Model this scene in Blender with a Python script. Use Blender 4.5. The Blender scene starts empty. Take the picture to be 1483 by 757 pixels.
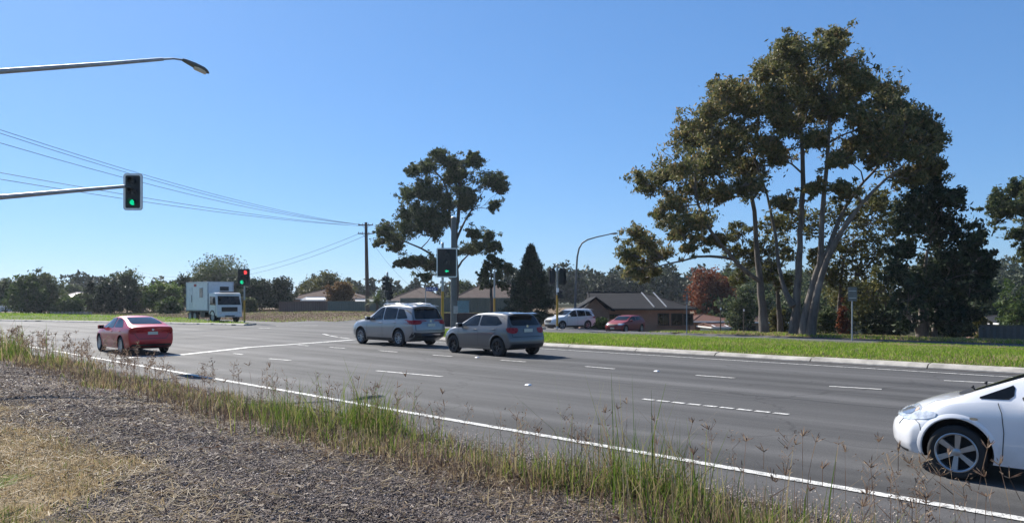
import bpy, bmesh, math, random
import numpy as np
from mathutils import Vector, Matrix
from mathutils.bvhtree import BVHTree
from mathutils.geometry import delaunay_2d_cdt

random.seed(7)
rng = np.random.default_rng(7)
scene = bpy.context.scene
col = scene.collection
F, CX, HY, EYE = 1071.0, 741.5, 437.0, 1.82      # focal length (px of the 1483 px photo), horizon row, eye height
R2 = math.sqrt(2.0)
PI = math.pi

# ------------------------------------------------------------------ ground plan
def st(x, y):            # across / along the main road (s = 0 is the near edge line)
    return (x + y - 10.45) / R2, (x - y) / R2
def xy(s, t):
    a = s * R2 + 10.45; b = t * R2
    return (a + b) / 2, (a - b) / 2
def sm(a, b, v):
    k = np.clip((np.asarray(v, float) - a) / (b - a), 0, 1)
    return k * k * (3 - 2 * k)
def zt(x, y):
    x = np.asarray(x, float); y = np.asarray(y, float)
    s, t = st(x, y)
    near = 0.26 * sm(1.0, 4.5, -s)
    right = np.interp(s, [29, 30.5, 34.5, 38, 44, 58, 75, 120, 180, 260, 400, 700], [0, -.5, -.48, -.28, -.45, -1.3, -2.4, -5, -4, 3, 9, 16])
    right = right - .32 * np.exp(-((x - 9.5) / 5) ** 2 - ((y - 62) / 7) ** 2)
    left = np.interp(s, [24, 32, 46, 60, 100, 300, 700], [0, .1, .55, .4, .3, .4, 3])
    k = sm(-66, -58, t)
    return near + left * (1 - k) + right * k
def zg(x, y): return float(zt(x, y))
def P(px, py, Y):        # the point seen at this spot of the photo, Y metres in front
    return Vector(((px - CX) * Y / F, Y, EYE + (HY - py) * Y / F))
def G(px, py, z=0.0):    # ground point of height z
    Y = F * (EYE - z) / (py - HY)
    return Vector(((px - CX) * Y / F, Y, z))

# ------------------------------------------------------------------ objects
def tag(o, label=None, cat=None, group=None, kind=None):
    if label: o['label'] = label
    if cat: o['category'] = cat
    if group: o['group'] = group
    if kind: o['kind'] = kind
    return o
def thing(name, label, cat, loc=(0, 0, 0), rz=0.0, group=None):
    o = bpy.data.objects.new(name, None); col.objects.link(o)
    o.location = loc; o.rotation_euler = (0, 0, rz); o.empty_display_size = .3
    return tag(o, label, cat, group)
def link(name, me, parent=None, loc=None, rot=None):
    o = bpy.data.objects.new(name, me); col.objects.link(o)
    if parent is not None: o.parent = parent
    if loc is not None: o.location = loc
    if rot is not None: o.rotation_euler = rot
    return o
def kids(o): return [c for c in bpy.data.objects if c.parent == o]
def copy_tree(o, parent=None):
    c = o.copy(); col.objects.link(c)
    if parent is not None: c.parent = parent
    for ch in kids(o): copy_tree(ch, c)
    return c
def np_mesh(name, V, faces, mats, smooth=False, midx=None):
    """V: (n,3); faces: (m,k) int array"""
    V = np.asarray(V, np.float32); Fc = np.asarray(faces, np.int32)
    me = bpy.data.meshes.new(name)
    me.vertices.add(len(V)); me.vertices.foreach_set('co', V.ravel())
    m, k = Fc.shape
    me.loops.add(m * k); me.loops.foreach_set('vertex_index', Fc.ravel())
    me.polygons.add(m); me.polygons.foreach_set('loop_start', np.arange(0, m * k, k, dtype=np.int32))
    if midx is not None: me.polygons.foreach_set('material_index', np.asarray(midx, np.int32))
    if smooth: me.polygons.foreach_set('use_smooth', np.ones(m, bool))
    me.update(calc_edges=True); me.validate()
    for mt in (mats if isinstance(mats, (list, tuple)) else [mats]): me.materials.append(mt)
    return me

class MB:
    def __init__(self): self.v = []; self.f = []; self.mi = []; self.m = 0
    def add(self, vs, fs):
        b = len(self.v); self.v += [tuple(p) for p in vs]
        self.f += [tuple(b + i for i in f) for f in fs]; self.mi += [self.m] * len(fs); return self
    def box(self, c, d, M=None):
        x, y, z = c; a, b, e = d[0] / 2, d[1] / 2, d[2] / 2
        vs = [Vector((x + i * a, y + j * b, z + k * e)) for k in (-1, 1) for j in (-1, 1) for i in (-1, 1)]
        if M is not None: vs = [M @ p for p in vs]
        return self.add(vs, [(0, 2, 3, 1), (4, 5, 7, 6), (0, 1, 5, 4), (2, 6, 7, 3), (0, 4, 6, 2), (1, 3, 7, 5)])
    def hexa(self, bot, top):
        """two quads listed anticlockwise from above"""
        return self.add(list(bot) + list(top), [(3, 2, 1, 0), (4, 5, 6, 7), (0, 1, 5, 4), (1, 2, 6, 5), (2, 3, 7, 6), (3, 0, 4, 7)])
    def tube(self, pts, rad, n=10, caps=True):
        pts = [Vector(p) for p in pts]
        if not isinstance(rad, (list, tuple)): rad = [rad] * len(pts)
        rings = []; prev = None
        for i, p in enumerate(pts):
            d = (pts[min(i + 1, len(pts) - 1)] - pts[max(i - 1, 0)])
            d = d.normalized() if d.length > 1e-9 else Vector((0, 0, 1))
            if prev is None:
                a = Vector((0, 0, 1)) if abs(d.z) < .9 else Vector((1, 0, 0))
                u = d.cross(a).normalized()
            else:
                u = (prev - d * prev.dot(d)).normalized()
            prev = u; w = d.cross(u)
            rings.append([p + (u * math.cos(2 * PI * k / n) + w * math.sin(2 * PI * k / n)) * rad[i] for k in range(n)])
        vs = [p for r in rings for p in r]; fs = []
        for i in range(len(pts) - 1):
            for k in range(n):
                fs.append((i * n + k, i * n + (k + 1) % n, (i + 1) * n + (k + 1) % n, (i + 1) * n + k))
        if caps:
            fs.append(tuple(reversed(range(n)))); fs.append(tuple(range((len(pts) - 1) * n, len(pts) * n)))
        return self.add(vs, fs)
    def prism(self, poly, M, h):
        """2-D outline extruded 0..h along local z, placed by M"""
        n = len(poly)
        vs = [M @ Vector((p[0], p[1], 0)) for p in poly] + [M @ Vector((p[0], p[1], h)) for p in poly]
        fs = [tuple(reversed(range(n))), tuple(range(n, 2 * n))] + [(i, (i + 1) % n, n + (i + 1) % n, n + i) for i in range(n)]
        return self.add(vs, fs)
    def lathe(self, prof, M=None, n=28, closed=False):
        """prof: (r, h) about local y"""
        vs = []
        for r, h in prof:
            for k in range(n):
                a = 2 * PI * k / n
                p = Vector((r * math.cos(a), h, r * math.sin(a)))
                vs.append(M @ p if M is not None else p)
        fs = []
        m = len(prof)
        for i in range(m - 1 + (1 if closed else 0)):
            j = (i + 1) % m
            for k in range(n):
                fs.append((i * n + k, j * n + k, j * n + (k + 1) % n, i * n + (k + 1) % n))
        return self.add(vs, fs)
    def mesh(self, name, mats, bevel=0, seg=2, smooth=None):
        me = bpy.data.meshes.new(name)
        me.from_pydata([tuple(p) for p in self.v], [], self.f)
        for m in (mats if isinstance(mats, (list, tuple)) else [mats]): me.materials.append(m)
        me.polygons.foreach_set('material_index', self.mi)
        bm = bmesh.new(); bm.from_mesh(me)
        bmesh.ops.remove_doubles(bm, verts=bm.verts, dist=1e-5)
        bmesh.ops.recalc_face_normals(bm, faces=bm.faces)
        if bevel:
            es = [e for e in bm.edges if len(e.link_faces) == 2 and e.calc_face_angle(0) > .6]
            bmesh.ops.bevel(bm, geom=es, offset=bevel, segments=seg, affect='EDGES', profile=.6, clamp_overlap=True)
        if smooth is not None:
            for f in bm.faces: f.smooth = True
            for e in bm.edges:
                if len(e.link_faces) == 2 and e.calc_face_angle(0) > smooth: e.smooth = False
        bm.to_mesh(me); bm.free()
        return me
    def obj(self, name, mats, parent=None, bevel=0, seg=2, smooth=None, loc=None, rot=None):
        return link(name, self.mesh(name, mats, bevel, seg, smooth), parent, loc, rot)

def rrect(w, h, r, n=5):
    out = []
    for cx, cy, a0 in ((w / 2 - r, h / 2 - r, 0), (-w / 2 + r, h / 2 - r, 90), (-w / 2 + r, -h / 2 + r, 180), (w / 2 - r, -h / 2 + r, 270)):
        for k in range(n + 1):
            a = math.radians(a0 + 90 * k / n); out.append((cx + r * math.cos(a), cy + r * math.sin(a)))
    return out
def circ(r, n=20): return [(r * math.cos(2 * PI * k / n), r * math.sin(2 * PI * k / n)) for k in range(n)]
# frame whose local x = world x, local y = world z, local z = -world y (faces the viewer when unrotated)
FACE = Matrix(((1, 0, 0, 0), (0, 0, -1, 0), (0, 1, 0, 0), (0, 0, 0, 1)))

# ------------------------------------------------------------------ materials
def nmat(name):
    m = bpy.data.materials.new(name); m.use_nodes = True
    nt = m.node_tree; b = nt.nodes['Principled BSDF']
    return m, nt, b
def node(nt, typ, **kw):
    n = nt.nodes.new(typ)
    for k, v in kw.items():
        if k.startswith('_'): setattr(n, k[1:], v)
        else: n.inputs[k.replace('__', ' ')].default_value = v
    return n
def mixc(nt, fac, a, b, blend='MIX'):
    n = nt.nodes.new('ShaderNodeMix'); n.data_type = 'RGBA'; n.blend_type = blend
    for sock, v in ((n.inputs[0], fac), (n.inputs[6], a), (n.inputs[7], b)):
        if hasattr(v, 'is_linked'): nt.links.new(v, sock)
        elif isinstance(v, (tuple, list)): sock.default_value = (*v[:3], 1)
        else: sock.default_value = v
    return n.outputs[2]
def ramp(nt, src, stops):
    n = nt.nodes.new('ShaderNodeValToRGB'); e = n.color_ramp.elements
    while len(e) > 1: e.remove(e[-1])
    e[0].position = stops[0][0]; e[0].color = (*stops[0][1], 1)
    for p, c in stops[1:]:
        k = e.new(p); k.color = (*c, 1)
    nt.links.new(src, n.inputs[0]); return n.outputs[0]
def rampv(nt, src, lo, hi, a=0.0, b=1.0):
    n = nt.nodes.new('ShaderNodeMapRange'); n.inputs[1].default_value = lo; n.inputs[2].default_value = hi
    n.inputs[3].default_value = a; n.inputs[4].default_value = b
    nt.links.new(src, n.inputs[0]); return n.outputs[0]
def pos(nt, scale=(1, 1, 1), rz=0.0, obj=False):
    if obj: src = nt.nodes.new('ShaderNodeTexCoord').outputs['Object']
    else: src = nt.nodes.new('ShaderNodeNewGeometry').outputs['Position']
    mp = nt.nodes.new('ShaderNodeMapping'); mp.inputs['Scale'].default_value = scale; mp.inputs['Rotation'].default_value = (0, 0, rz)
    # rotate first, then stretch
    mp2 = nt.nodes.new('ShaderNodeMapping'); mp2.inputs['Scale'].default_value = scale; mp.inputs['Scale'].default_value = (1, 1, 1)
    nt.links.new(src, mp.inputs[0]); nt.links.new(mp.outputs[0], mp2.inputs[0]); return mp2.outputs[0]
def noise(nt, vec, scale, detail=4, rough=.6):
    n = node(nt, 'ShaderNodeTexNoise', Scale=scale, Detail=detail, Roughness=rough)
    if vec is not None: nt.links.new(vec, n.inputs['Vector'])
    return n.outputs['Fac']
def bump(nt, b, h, strength=.5, dist=.02):
    n = node(nt, 'ShaderNodeBump', Strength=strength, Distance=dist)
    nt.links.new(h, n.inputs['Height']); nt.links.new(n.outputs[0], b.inputs['Normal'])
def simple(name, c, rough=.6, metal=0.0, var=.18, nscale=6.0, coat=0.0, spec=.5, bumps=0.0, obj=True):
    m, nt, b = nmat(name)
    v = pos(nt, obj=obj)
    n1 = noise(nt, v, nscale, 5, .65)
    lo = tuple(x * (1 - var) for x in c); hi = tuple(min(1, x * (1 + var)) for x in c)
    nt.links.new(ramp(nt, n1, [(.3, lo), (.7, hi)]), b.inputs['Base Color'])
    nt.links.new(rampv(nt, n1, .3, .7, max(0, rough - .07), min(1, rough + .07)), b.inputs['Roughness'])
    b.inputs['Metallic'].default_value = metal; b.inputs['Coat Weight'].default_value = coat
    b.inputs['Specular IOR Level'].default_value = spec
    if bumps: bump(nt, b, noise(nt, v, nscale * 6, 3), bumps, .01)
    return m
def paint(name, c, metal=0.0, rough=.32, flake=.06, coat=1.0):
    m, nt, b = nmat(name)
    v = pos(nt, obj=True)
    n1 = noise(nt, v, 3.0, 3); n2 = noise(nt, v, 700, 1)
    # a little road dust low on the body
    sep = nt.nodes.new('ShaderNodeSeparateXYZ'); nt.links.new(v, sep.inputs[0])
    cc = ramp(nt, n2, [(.3, tuple(x * (1 - flake) for x in c)), (.7, tuple(min(1, x * (1 + flake)) for x in c))])
    dirt = nt.nodes.new('ShaderNodeMath'); dirt.operation = 'MULTIPLY'
    nt.links.new(rampv(nt, sep.outputs[2], .25, .6, .35, 0.0), dirt.inputs[0]); nt.links.new(rampv(nt, n1, .35, .7, .2, 1.0), dirt.inputs[1])
    nt.links.new(mixc(nt, dirt.outputs[0], cc, (.13, .11, .09)), b.inputs['Base Color'])
    b.inputs['Metallic'].default_value = metal; b.inputs['Roughness'].default_value = rough
    b.inputs['Coat Weight'].default_value = coat; b.inputs['Coat Roughness'].default_value = .04
    return m
def glassy(name, c=(.006, .007, .008), rough=.04):
    m, nt, b = nmat(name)
    n1 = noise(nt, pos(nt, obj=True), 2.0, 2)
    nt.links.new(ramp(nt, n1, [(.3, c), (.8, tuple(x * 2.2 for x in c))]), b.inputs['Base Color'])
    b.inputs['Roughness'].default_value = rough; b.inputs['Specular IOR Level'].default_value = .32
    return m
def emit(name, c, s):
    m, nt, b = nmat(name)
    b.inputs['Base Color'].default_value = (*c, 1); b.inputs['Emission Color'].default_value = (*c, 1); b.inputs['Emission Strength'].default_value = s
    return m
def leafmat(name, stops, trans=.3, rough=.5):
    m, nt, b = nmat(name)
    geo = nt.nodes.new('ShaderNodeNewGeometry')
    big = noise(nt, pos(nt), .45, 2)
    a = nt.nodes.new('ShaderNodeMath'); a.operation = 'MULTIPLY_ADD'
    nt.links.new(big, a.inputs[0]); a.inputs[1].default_value = .8; a.inputs[2].default_value = -.4
    s = nt.nodes.new('ShaderNodeMath'); s.operation = 'ADD'; s.use_clamp = True
    nt.links.new(geo.outputs['Random Per Island'], s.inputs[0]); nt.links.new(a.outputs[0], s.inputs[1])
    c = ramp(nt, s.outputs[0], stops)
    nt.links.new(c, b.inputs['Base Color']); b.inputs['Roughness'].default_value = max(rough, .55); b.inputs['Specular IOR Level'].default_value = .16
    tr = nt.nodes.new('ShaderNodeBsdfTranslucent'); nt.links.new(c, tr.inputs[0])
    mx = nt.nodes.new('ShaderNodeMixShader'); mx.inputs[0].default_value = trans
    nt.links.new(b.outputs[0], mx.inputs[1]); nt.links.new(tr.outputs[0], mx.inputs[2])
    nt.links.new(mx.outputs[0], nt.nodes['Material Output'].inputs[0])
    return m

def asphalt(name, base, warm=1.0):
    m, nt, b = nmat(name)
    v = pos(nt)
    streak = noise(nt, pos(nt, (.035, 1.1, 1), PI / 4), 1.0, 4, .55)     # wear bands along the carriageway
    patch = noise(nt, v, .35, 5, .6); fine = noise(nt, v, 55, 3, .75); grain = noise(nt, v, 260, 2, .6)
    d = tuple(x * .72 for x in base); l = tuple(x * 1.32 for x in base)
    c = ramp(nt, streak, [(.3, tuple(x * .55 for x in base)), (.7, tuple(x * 1.55 for x in base))])
    c = mixc(nt, .42, c, ramp(nt, patch, [(.3, d), (.7, l)]))
    c = mixc(nt, .5, c, ramp(nt, fine, [(.32, tuple(x * .45 for x in base)), (.68, tuple(x * 1.6 for x in base))]))
    # pale stone flecks
    vo = node(nt, 'ShaderNodeTexVoronoi', Scale=95.0); nt.links.new(v, vo.inputs['Vector'])
    fl = rampv(nt, vo.outputs['Distance'], .12, .3, .55, 0)
    c = mixc(nt, fl, c, (.17, .16, .15))
    # thin sealed cracks
    wv = nt.nodes.new('ShaderNodeVectorMath'); wv.operation = 'MULTIPLY_ADD'
    nz = node(nt, 'ShaderNodeTexNoise', Scale=.9, Detail=4.0); nt.links.new(v, nz.inputs['Vector'])
    nt.links.new(nz.outputs['Color'], wv.inputs[0]); wv.inputs[1].default_value = (1.6, 1.6, 0); nt.links.new(v, wv.inputs[2])
    vc = node(nt, 'ShaderNodeTexVoronoi', Scale=.16); vc.feature = 'DISTANCE_TO_EDGE'; nt.links.new(wv.outputs[0], vc.inputs['Vector'])
    ck = rampv(nt, vc.outputs['Distance'], .002, .005, .4, 0)
    st_ = noise(nt, v, .9, 3, .5); c = mixc(nt, rampv(nt, st_, .60, .72, 0, .28), c, tuple(x * .55 for x in base))
    c = mixc(nt, ck, c, (.022, .021, .02))
    sv_ = rampv(nt, streak, .32, .68, .70, 1.28); cv_ = nt.nodes.new('ShaderNodeCombineXYZ')
    for k_ in range(3): nt.links.new(sv_, cv_.inputs[k_])
    c = mixc(nt, 1.0, c, cv_.outputs[0], 'MULTIPLY')
    nt.links.new(c, b.inputs['Base Color'])
    nt.links.new(rampv(nt, patch, .3, .7, .74, .88), b.inputs['Roughness'])
    b.inputs['Specular IOR Level'].default_value = .3
    bump(nt, b, grain, .55, .006)
    return m
def roadpaint(name, c=(.70, .685, .64)):
    m, nt, b = nmat(name)
    v = pos(nt)
    w = noise(nt, v, 9, 6, .75); f = noise(nt, v, 60, 3, .7)
    cc = ramp(nt, w, [(.3, tuple(x * .72 for x in c)), (.6, c)])
    ww = nt.nodes.new('ShaderNodeMath'); ww.operation = 'MULTIPLY'; nt.links.new(w, ww.inputs[0]); nt.links.new(f, ww.inputs[1])
    nt.links.new(mixc(nt, rampv(nt, ww.outputs[0], .17, .27, .9, 0), cc, (.10, .10, .095)), b.inputs['Base Color'])
    b.inputs['Roughness'].default_value = .65
    return m
def groundmat(name, a, bcol, c, s1=.5, s2=14, bs=.6):
    m, nt, b = nmat(name)
    v = pos(nt)
    n1 = noise(nt, v, s1, 5, .6); n2 = noise(nt, v, s2, 5, .7); n3 = noise(nt, v, 70, 3, .7)
    cc = mixc(nt, .5, ramp(nt, n1, [(.35, a), (.62, bcol)]), ramp(nt, n2, [(.3, a), (.5, bcol), (.72, c)]))
    cc = mixc(nt, .4, cc, ramp(nt, n3, [(.3, tuple(x * .4 for x in a)), (.7, c)]))
    nt.links.new(cc, b.inputs['Base Color']); b.inputs['Roughness'].default_value = .95; b.inputs['Specular IOR Level'].default_value = .15
    bump(nt, b, n2, bs, .05)
    return m
def brick(name, c1, c2, mortar, scale=1.0):
    m, nt, b = nmat(name)
    tc = nt.nodes.new('ShaderNodeTexCoord')
    sep = nt.nodes.new('ShaderNodeSeparateXYZ'); nt.links.new(tc.outputs['Object'], sep.inputs[0])
    ad = nt.nodes.new('ShaderNodeMath'); nt.links.new(sep.outputs[0], ad.inputs[0]); nt.links.new(sep.outputs[1], ad.inputs[1])
    cb = nt.nodes.new('ShaderNodeCombineXYZ'); nt.links.new(ad.outputs[0], cb.inputs[0]); nt.links.new(sep.outputs[2], cb.inputs[1])
    br = node(nt, 'ShaderNodeTexBrick', Scale=scale)
    br.inputs['Color1'].default_value = (*c1, 1); br.inputs['Color2'].default_value = (*c2, 1); br.inputs['Mortar'].default_value = (*mortar, 1)
    br.inputs['Brick Width'].default_value = .24; br.inputs['Row Height'].default_value = .086; br.inputs['Mortar Size'].default_value = .008
    nt.links.new(cb.outputs[0], br.inputs['Vector'])
    n1 = noise(nt, tc.outputs['Object'], 1.2, 4)
    nt.links.new(mixc(nt, rampv(nt, n1, .35, .7, 0, .35), br.outputs['Color'], tuple(x * .6 for x in c1)), b.inputs['Base Color'])
    b.inputs['Roughness'].default_value = .9
    return m
def tiles(name, c, row=.52, wave=.26):
    """roof tiles: rows by height, waves along the eave"""
    m, nt, b = nmat(name)
    tc = nt.nodes.new('ShaderNodeTexCoord')
    sep = nt.nodes.new('ShaderNodeSeparateXYZ'); nt.links.new(tc.outputs['Object'], sep.inputs[0])
    def saw(src, per):
        d = nt.nodes.new('ShaderNodeMath'); d.operation = 'DIVIDE'; nt.links.new(src, d.inputs[0]); d.inputs[1].default_value = per
        f = nt.nodes.new('ShaderNodeMath'); f.operation = 'FRACT'; nt.links.new(d.outputs[0], f.inputs[0]); return f.outputs[0]
    rowf = saw(sep.outputs[2], row * .42)
    ad = nt.nodes.new('ShaderNodeMath'); nt.links.new(sep.outputs[0], ad.inputs[0]); nt.links.new(sep.outputs[1], ad.inputs[1])
    wv = saw(ad.outputs[0], wave)
    n1 = noise(nt, tc.outputs['Object'], 1.5, 5); n2 = noise(nt, tc.outputs['Object'], 9, 3)
    cc = ramp(nt, n1, [(.3, tuple(x * .75 for x in c)), (.7, tuple(x * 1.25 for x in c))])
    cc = mixc(nt, .4, cc, ramp(nt, n2, [(.3, tuple(x * .6 for x in c)), (.7, tuple(x * 1.35 for x in c))]))
    cc = mixc(nt, rampv(nt, rowf, .0, .16, .75, 0), cc, tuple(x * .25 for x in c))
    nt.links.new(cc, b.inputs['Base Color']); b.inputs['Roughness'].default_value = .9; b.inputs['Specular IOR Level'].default_value = .15
    h = nt.nodes.new('ShaderNodeMath'); h.operation = 'ADD'
    pp = nt.nodes.new('ShaderNodeMath'); pp.operation = 'PINGPONG'; nt.links.new(wv, pp.inputs[0]); pp.inputs[1].default_value = .5
    iv = nt.nodes.new('ShaderNodeMath'); iv.operation = 'SUBTRACT'; iv.inputs[0].default_value = 1; nt.links.new(rowf, iv.inputs[1])
    nt.links.new(iv.outputs[0], h.inputs[0]); nt.links.new(pp.outputs[0], h.inputs[1])
    bump(nt, b, h.outputs[0], .8, .05)
    return m
def bark(name, stops):
    m, nt, b = nmat(name)
    n1 = noise(nt, pos(nt, (1.6, 1.6, .35)), 1.6, 5, .65); n2 = noise(nt, pos(nt, (9, 9, 1.2)), 1, 4)
    c = mixc(nt, .35, ramp(nt, n1, stops), ramp(nt, n2, stops))
    nt.links.new(c, b.inputs['Base Color']); b.inputs['Roughness'].default_value = .85
    bump(nt, b, n2, .5, .03)
    return m

M = {}
M['asphalt'] = asphalt('asphalt_main', (.066, .0645, .064))
M['asphalt_far'] = asphalt('asphalt_far', (.08, .077, .075))
M['shoulder'] = asphalt('asphalt_shoulder', (.062, .06, .06))
M['line'] = roadpaint('road_line_paint')
M['concrete'] = simple('kerb_concrete', (.36, .335, .295), .9, var=.38, nscale=2.2, bumps=.3, obj=False)
M['black'] = simple('black_plastic', (.012, .012, .013), .55, var=.2)
M['trim'] = simple('dark_trim', (.02, .02, .022), .5, var=.2)
M['tyre'] = simple('tyre_rubber', (.018, .018, .018), .8, var=.3, nscale=12)
M['alloy'] = simple('alloy_rim', (.36, .37, .385), .35, metal=.8, var=.08)
M['blackrim'] = simple('black_rim', (.02, .02, .022), .3, metal=.3, var=.1)
M['glass'] = glassy('car_glass')
M['chrome'] = simple('chrome', (.7, .7, .72), .15, metal=1.0, var=.05)
M['tail'] = simple('tail_lamp_red', (.30, .006, .010), .3, var=.3, nscale=12, spec=.3)
M['headlamp'] = simple('head_lamp', (.62, .64, .66), .12, metal=.35, var=.35, nscale=16, coat=1)
M['amber'] = simple('amber_lens', (.62, .45, .30), .2, var=.1, coat=1)
M['plate'] = simple('number_plate', (.62, .60, .48), .5, var=.06)
M['plate_ink'] = simple('plate_ink', (.03, .04, .06), .5, var=.06)
M['galv'] = simple('galvanised_steel', (.36, .37, .38), .5, metal=.55, var=.2, nscale=4)
M['darkpole'] = simple('weathered_steel', (.13, .14, .14), .6, metal=.3, var=.2, nscale=4)
M['yellow'] = simple('yellow_sleeve', (.48, .26, .03), .6, var=.15)
M['signal'] = simple('signal_black', (.016, .017, .018), .6, var=.2)
M['border'] = simple('target_board_border', (.82, .83, .84), .5, var=.08)
M['lens_off'] = simple('signal_lens_off', (.02, .02, .02), .25, var=.2)
M['green_on'] = emit('signal_green', (.0, .62, .28), .55)
M['red_on'] = emit('signal_red', (.9, .05, .05), .9)
M['timber'] = bark('pole_timber', [(.3, (.055, .044, .036)), (.7, (.13, .105, .085))])
M['wire'] = simple('wire_black', (.03, .03, .035), .6, var=.1)
M['ceramic'] = simple('insulator', (.12, .08, .06), .3, var=.1)
M['white'] = simple('white_panel', (.72, .72, .70), .5, var=.07, nscale=3)
M['whitepaint'] = simple('white_trim', (.7, .69, .66), .6, var=.08)
M['bark_gum'] = bark('bark_gum', [(.3, (.05, .04, .033)), (.5, (.125, .105, .088)), (.72, (.26, .225, .19))])
M['bark_dark'] = bark('bark_dark', [(.3, (.05, .04, .032)), (.7, (.13, .105, .085))])
M['leaf_gum'] = leafmat('leaf_gum', [(.0, (.065, .080, .030)), (.45, (.135, .142, .052)), (.8, (.23, .205, .08)), (1, (.33, .22, .095))], .38, .45)
M['leaf_mid'] = leafmat('leaf_mid', [(.0, (.038, .058, .026)), (.5, (.072, .10, .040)), (1, (.14, .15, .065))], .36, .45)
M['leaf_olive'] = leafmat('leaf_olive', [(.0, (.050, .060, .020)), (.5, (.10, .105, .030)), (1, (.17, .15, .045))], .35)
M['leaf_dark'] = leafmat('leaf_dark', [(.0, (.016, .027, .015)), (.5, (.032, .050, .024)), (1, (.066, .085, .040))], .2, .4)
M['leaf_green'] = leafmat('leaf_green', [(.0, (.035, .065, .018)), (.5, (.065, .105, .026)), (1, (.11, .145, .045))], .35)
M['leaf_bright'] = leafmat('leaf_bright', [(.0, (.06, .10, .018)), (.5, (.10, .16, .028)), (1, (.16, .2, .05))], .4)
M['leaf_blue'] = leafmat('leaf_far', [(.0, (.028, .042, .024)), (.5, (.045, .062, .032)), (1, (.075, .09, .045))], .2)
M['leaf_red'] = leafmat('leaf_autumn', [(.0, (.11, .028, .014)), (.5, (.19, .052, .022)), (1, (.25, .10, .035))], .4)
M['leaf_brown'] = leafmat('leaf_brown', [(.0, (.085, .05, .025)), (.5, (.15, .085, .04)), (1, (.2, .14, .06))], .4)
M['lawn_blade'] = leafmat('lawn_blade', [(.0, (.095, .185, .016)), (.45, (.17, .285, .025)), (.85, (.27, .36, .05)), (1, (.38, .38, .10))], .52)
M['reed'] = leafmat('roadside_blade', [(.0, (.055, .10, .016)), (.4, (.11, .175, .026)), (.72, (.22, .25, .055)), (.9, (.34, .29, .13)), (1, (.24, .15, .08))], .45)
M['straw'] = leafmat('straw_blade', [(.0, (.20, .14, .075)), (.5, (.36, .27, .15)), (1, (.50, .40, .24))], .35)
M['seed'] = leafmat('seed_head', [(.0, (.10, .065, .05)), (.5, (.21, .14, .10)), (1, (.38, .28, .18))], .35)
M['deadweed'] = leafmat('dead_weed', [(.0, (.05, .033, .028)), (.5, (.11, .075, .06)), (1, (.25, .18, .13))], .3)
M['chip'] = leafmat('gravel_chip', [(.0, (.035, .030, .031)), (.4, (.115, .093, .084)), (.75, (.22, .180, .158)), (1, (.46, .40, .35))], .0, .9)
M['soil'] = groundmat('soil_gravel', (.055, .046, .043), (.12, .10, .094), (.21, .18, .16), .6, 22, .8)
M['drygrass'] = groundmat('dry_grass_soil', (.16, .115, .065), (.28, .21, .12), (.38, .30, .18), .5, 14)
M['greengrass'] = groundmat('green_turf', (.055, .085, .015), (.10, .145, .022), (.16, .19, .045), .35, 12)
M['verge'] = groundmat('verge_turf', (.10, .075, .045), (.19, .135, .085), (.26, .19, .125), .22, 9)
M['far'] = groundmat('far_terrain', (.03, .04, .018), (.055, .06, .028), (.09, .085, .045), .03, .4)

M['lampbowl'] = simple('lamp_reflector', (.40, .41, .43), .15, metal=.7, var=.4, nscale=20, coat=1)

# ================================================================== SETTING
def structure(name, me): return tag(link(name, me), kind='structure')
def grid_mesh(name, xs, ys, zf, mats, keep=None, mfun=None, smooth=True):
    X, Y = np.meshgrid(xs, ys); Z = zf(X, Y)
    V = np.stack([X, Y, Z], -1).reshape(-1, 3)
    nx, ny = len(xs), len(ys)
    i = np.arange(nx * ny).reshape(ny, nx)
    fc = np.stack([i[:-1, :-1], i[:-1, 1:], i[1:, 1:], i[1:, :-1]], -1).reshape(-1, 4)
    c = V[fc].mean(1)
    if keep is not None:
        k = keep(c[:, 0], c[:, 1]); fc = fc[k]; c = c[k]
    mi = mfun(c[:, 0], c[:, 1]) if mfun else None
    return np_mesh(name, V, fc, mats, smooth, mi)
def lumps(x, y, a=1.0):
    return a * (.5 * np.sin(x * 1.7 + 1.3 * np.sin(y * .9)) * np.sin(y * 1.3 + .7) + .3 * np.sin(x * 4.1 + y * 2.3) * np.sin(y * 3.7 - x))

# median outlines (world XY)
def median_in(x, y):
    s, t = st(x, y)
    e = np.clip((-34.0 - t) / 3.5, 0, 1)                 # rounded nose by the intersection
    half = 7.0 * np.sqrt(np.clip(1 - e * e, 0, 1))
    return (np.abs(s - 22.2) < half) & (t > -37.4)
ISL = [G(*p) for p in ((364, 470.3), (352, 471.5), (320, 470.6), (200, 468.3), (60, 465.6), (-60, 463.8), (-160, 462.5), (-160, 456.0), (-60, 456.6), (70, 457.6), (160, 460.2), (260, 463.2), (335, 466.3), (362, 468.6))]
def in_poly(x, y, poly):
    x = np.asarray(x); y = np.asarray(y); r = np.zeros(x.shape, bool); n = len(poly)
    for k in range(n):
        x1, y1 = poly[k][0], poly[k][1]; x2, y2 = poly[(k + 1) % n][0], poly[(k + 1) % n][1]
        c = ((y1 > y) != (y2 > y)) & (x < (x2 - x1) * (y - y1) / (y2 - y1 + 1e-12) + x1); r ^= c
    return r
def dist_poly(x, y, poly):
    d = np.full(np.shape(x), 1e9)
    n = len(poly)
    for k in range(n):
        a = np.array(poly[k][:2]); b = np.array(poly[(k + 1) % n][:2]); ab = b - a
        u = np.clip(((x - a[0]) * ab[0] + (y - a[1]) * ab[1]) / (ab @ ab), 0, 1)
        d = np.minimum(d, np.hypot(x - a[0] - u * ab[0], y - a[1] - u * ab[1]))
    return d

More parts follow.
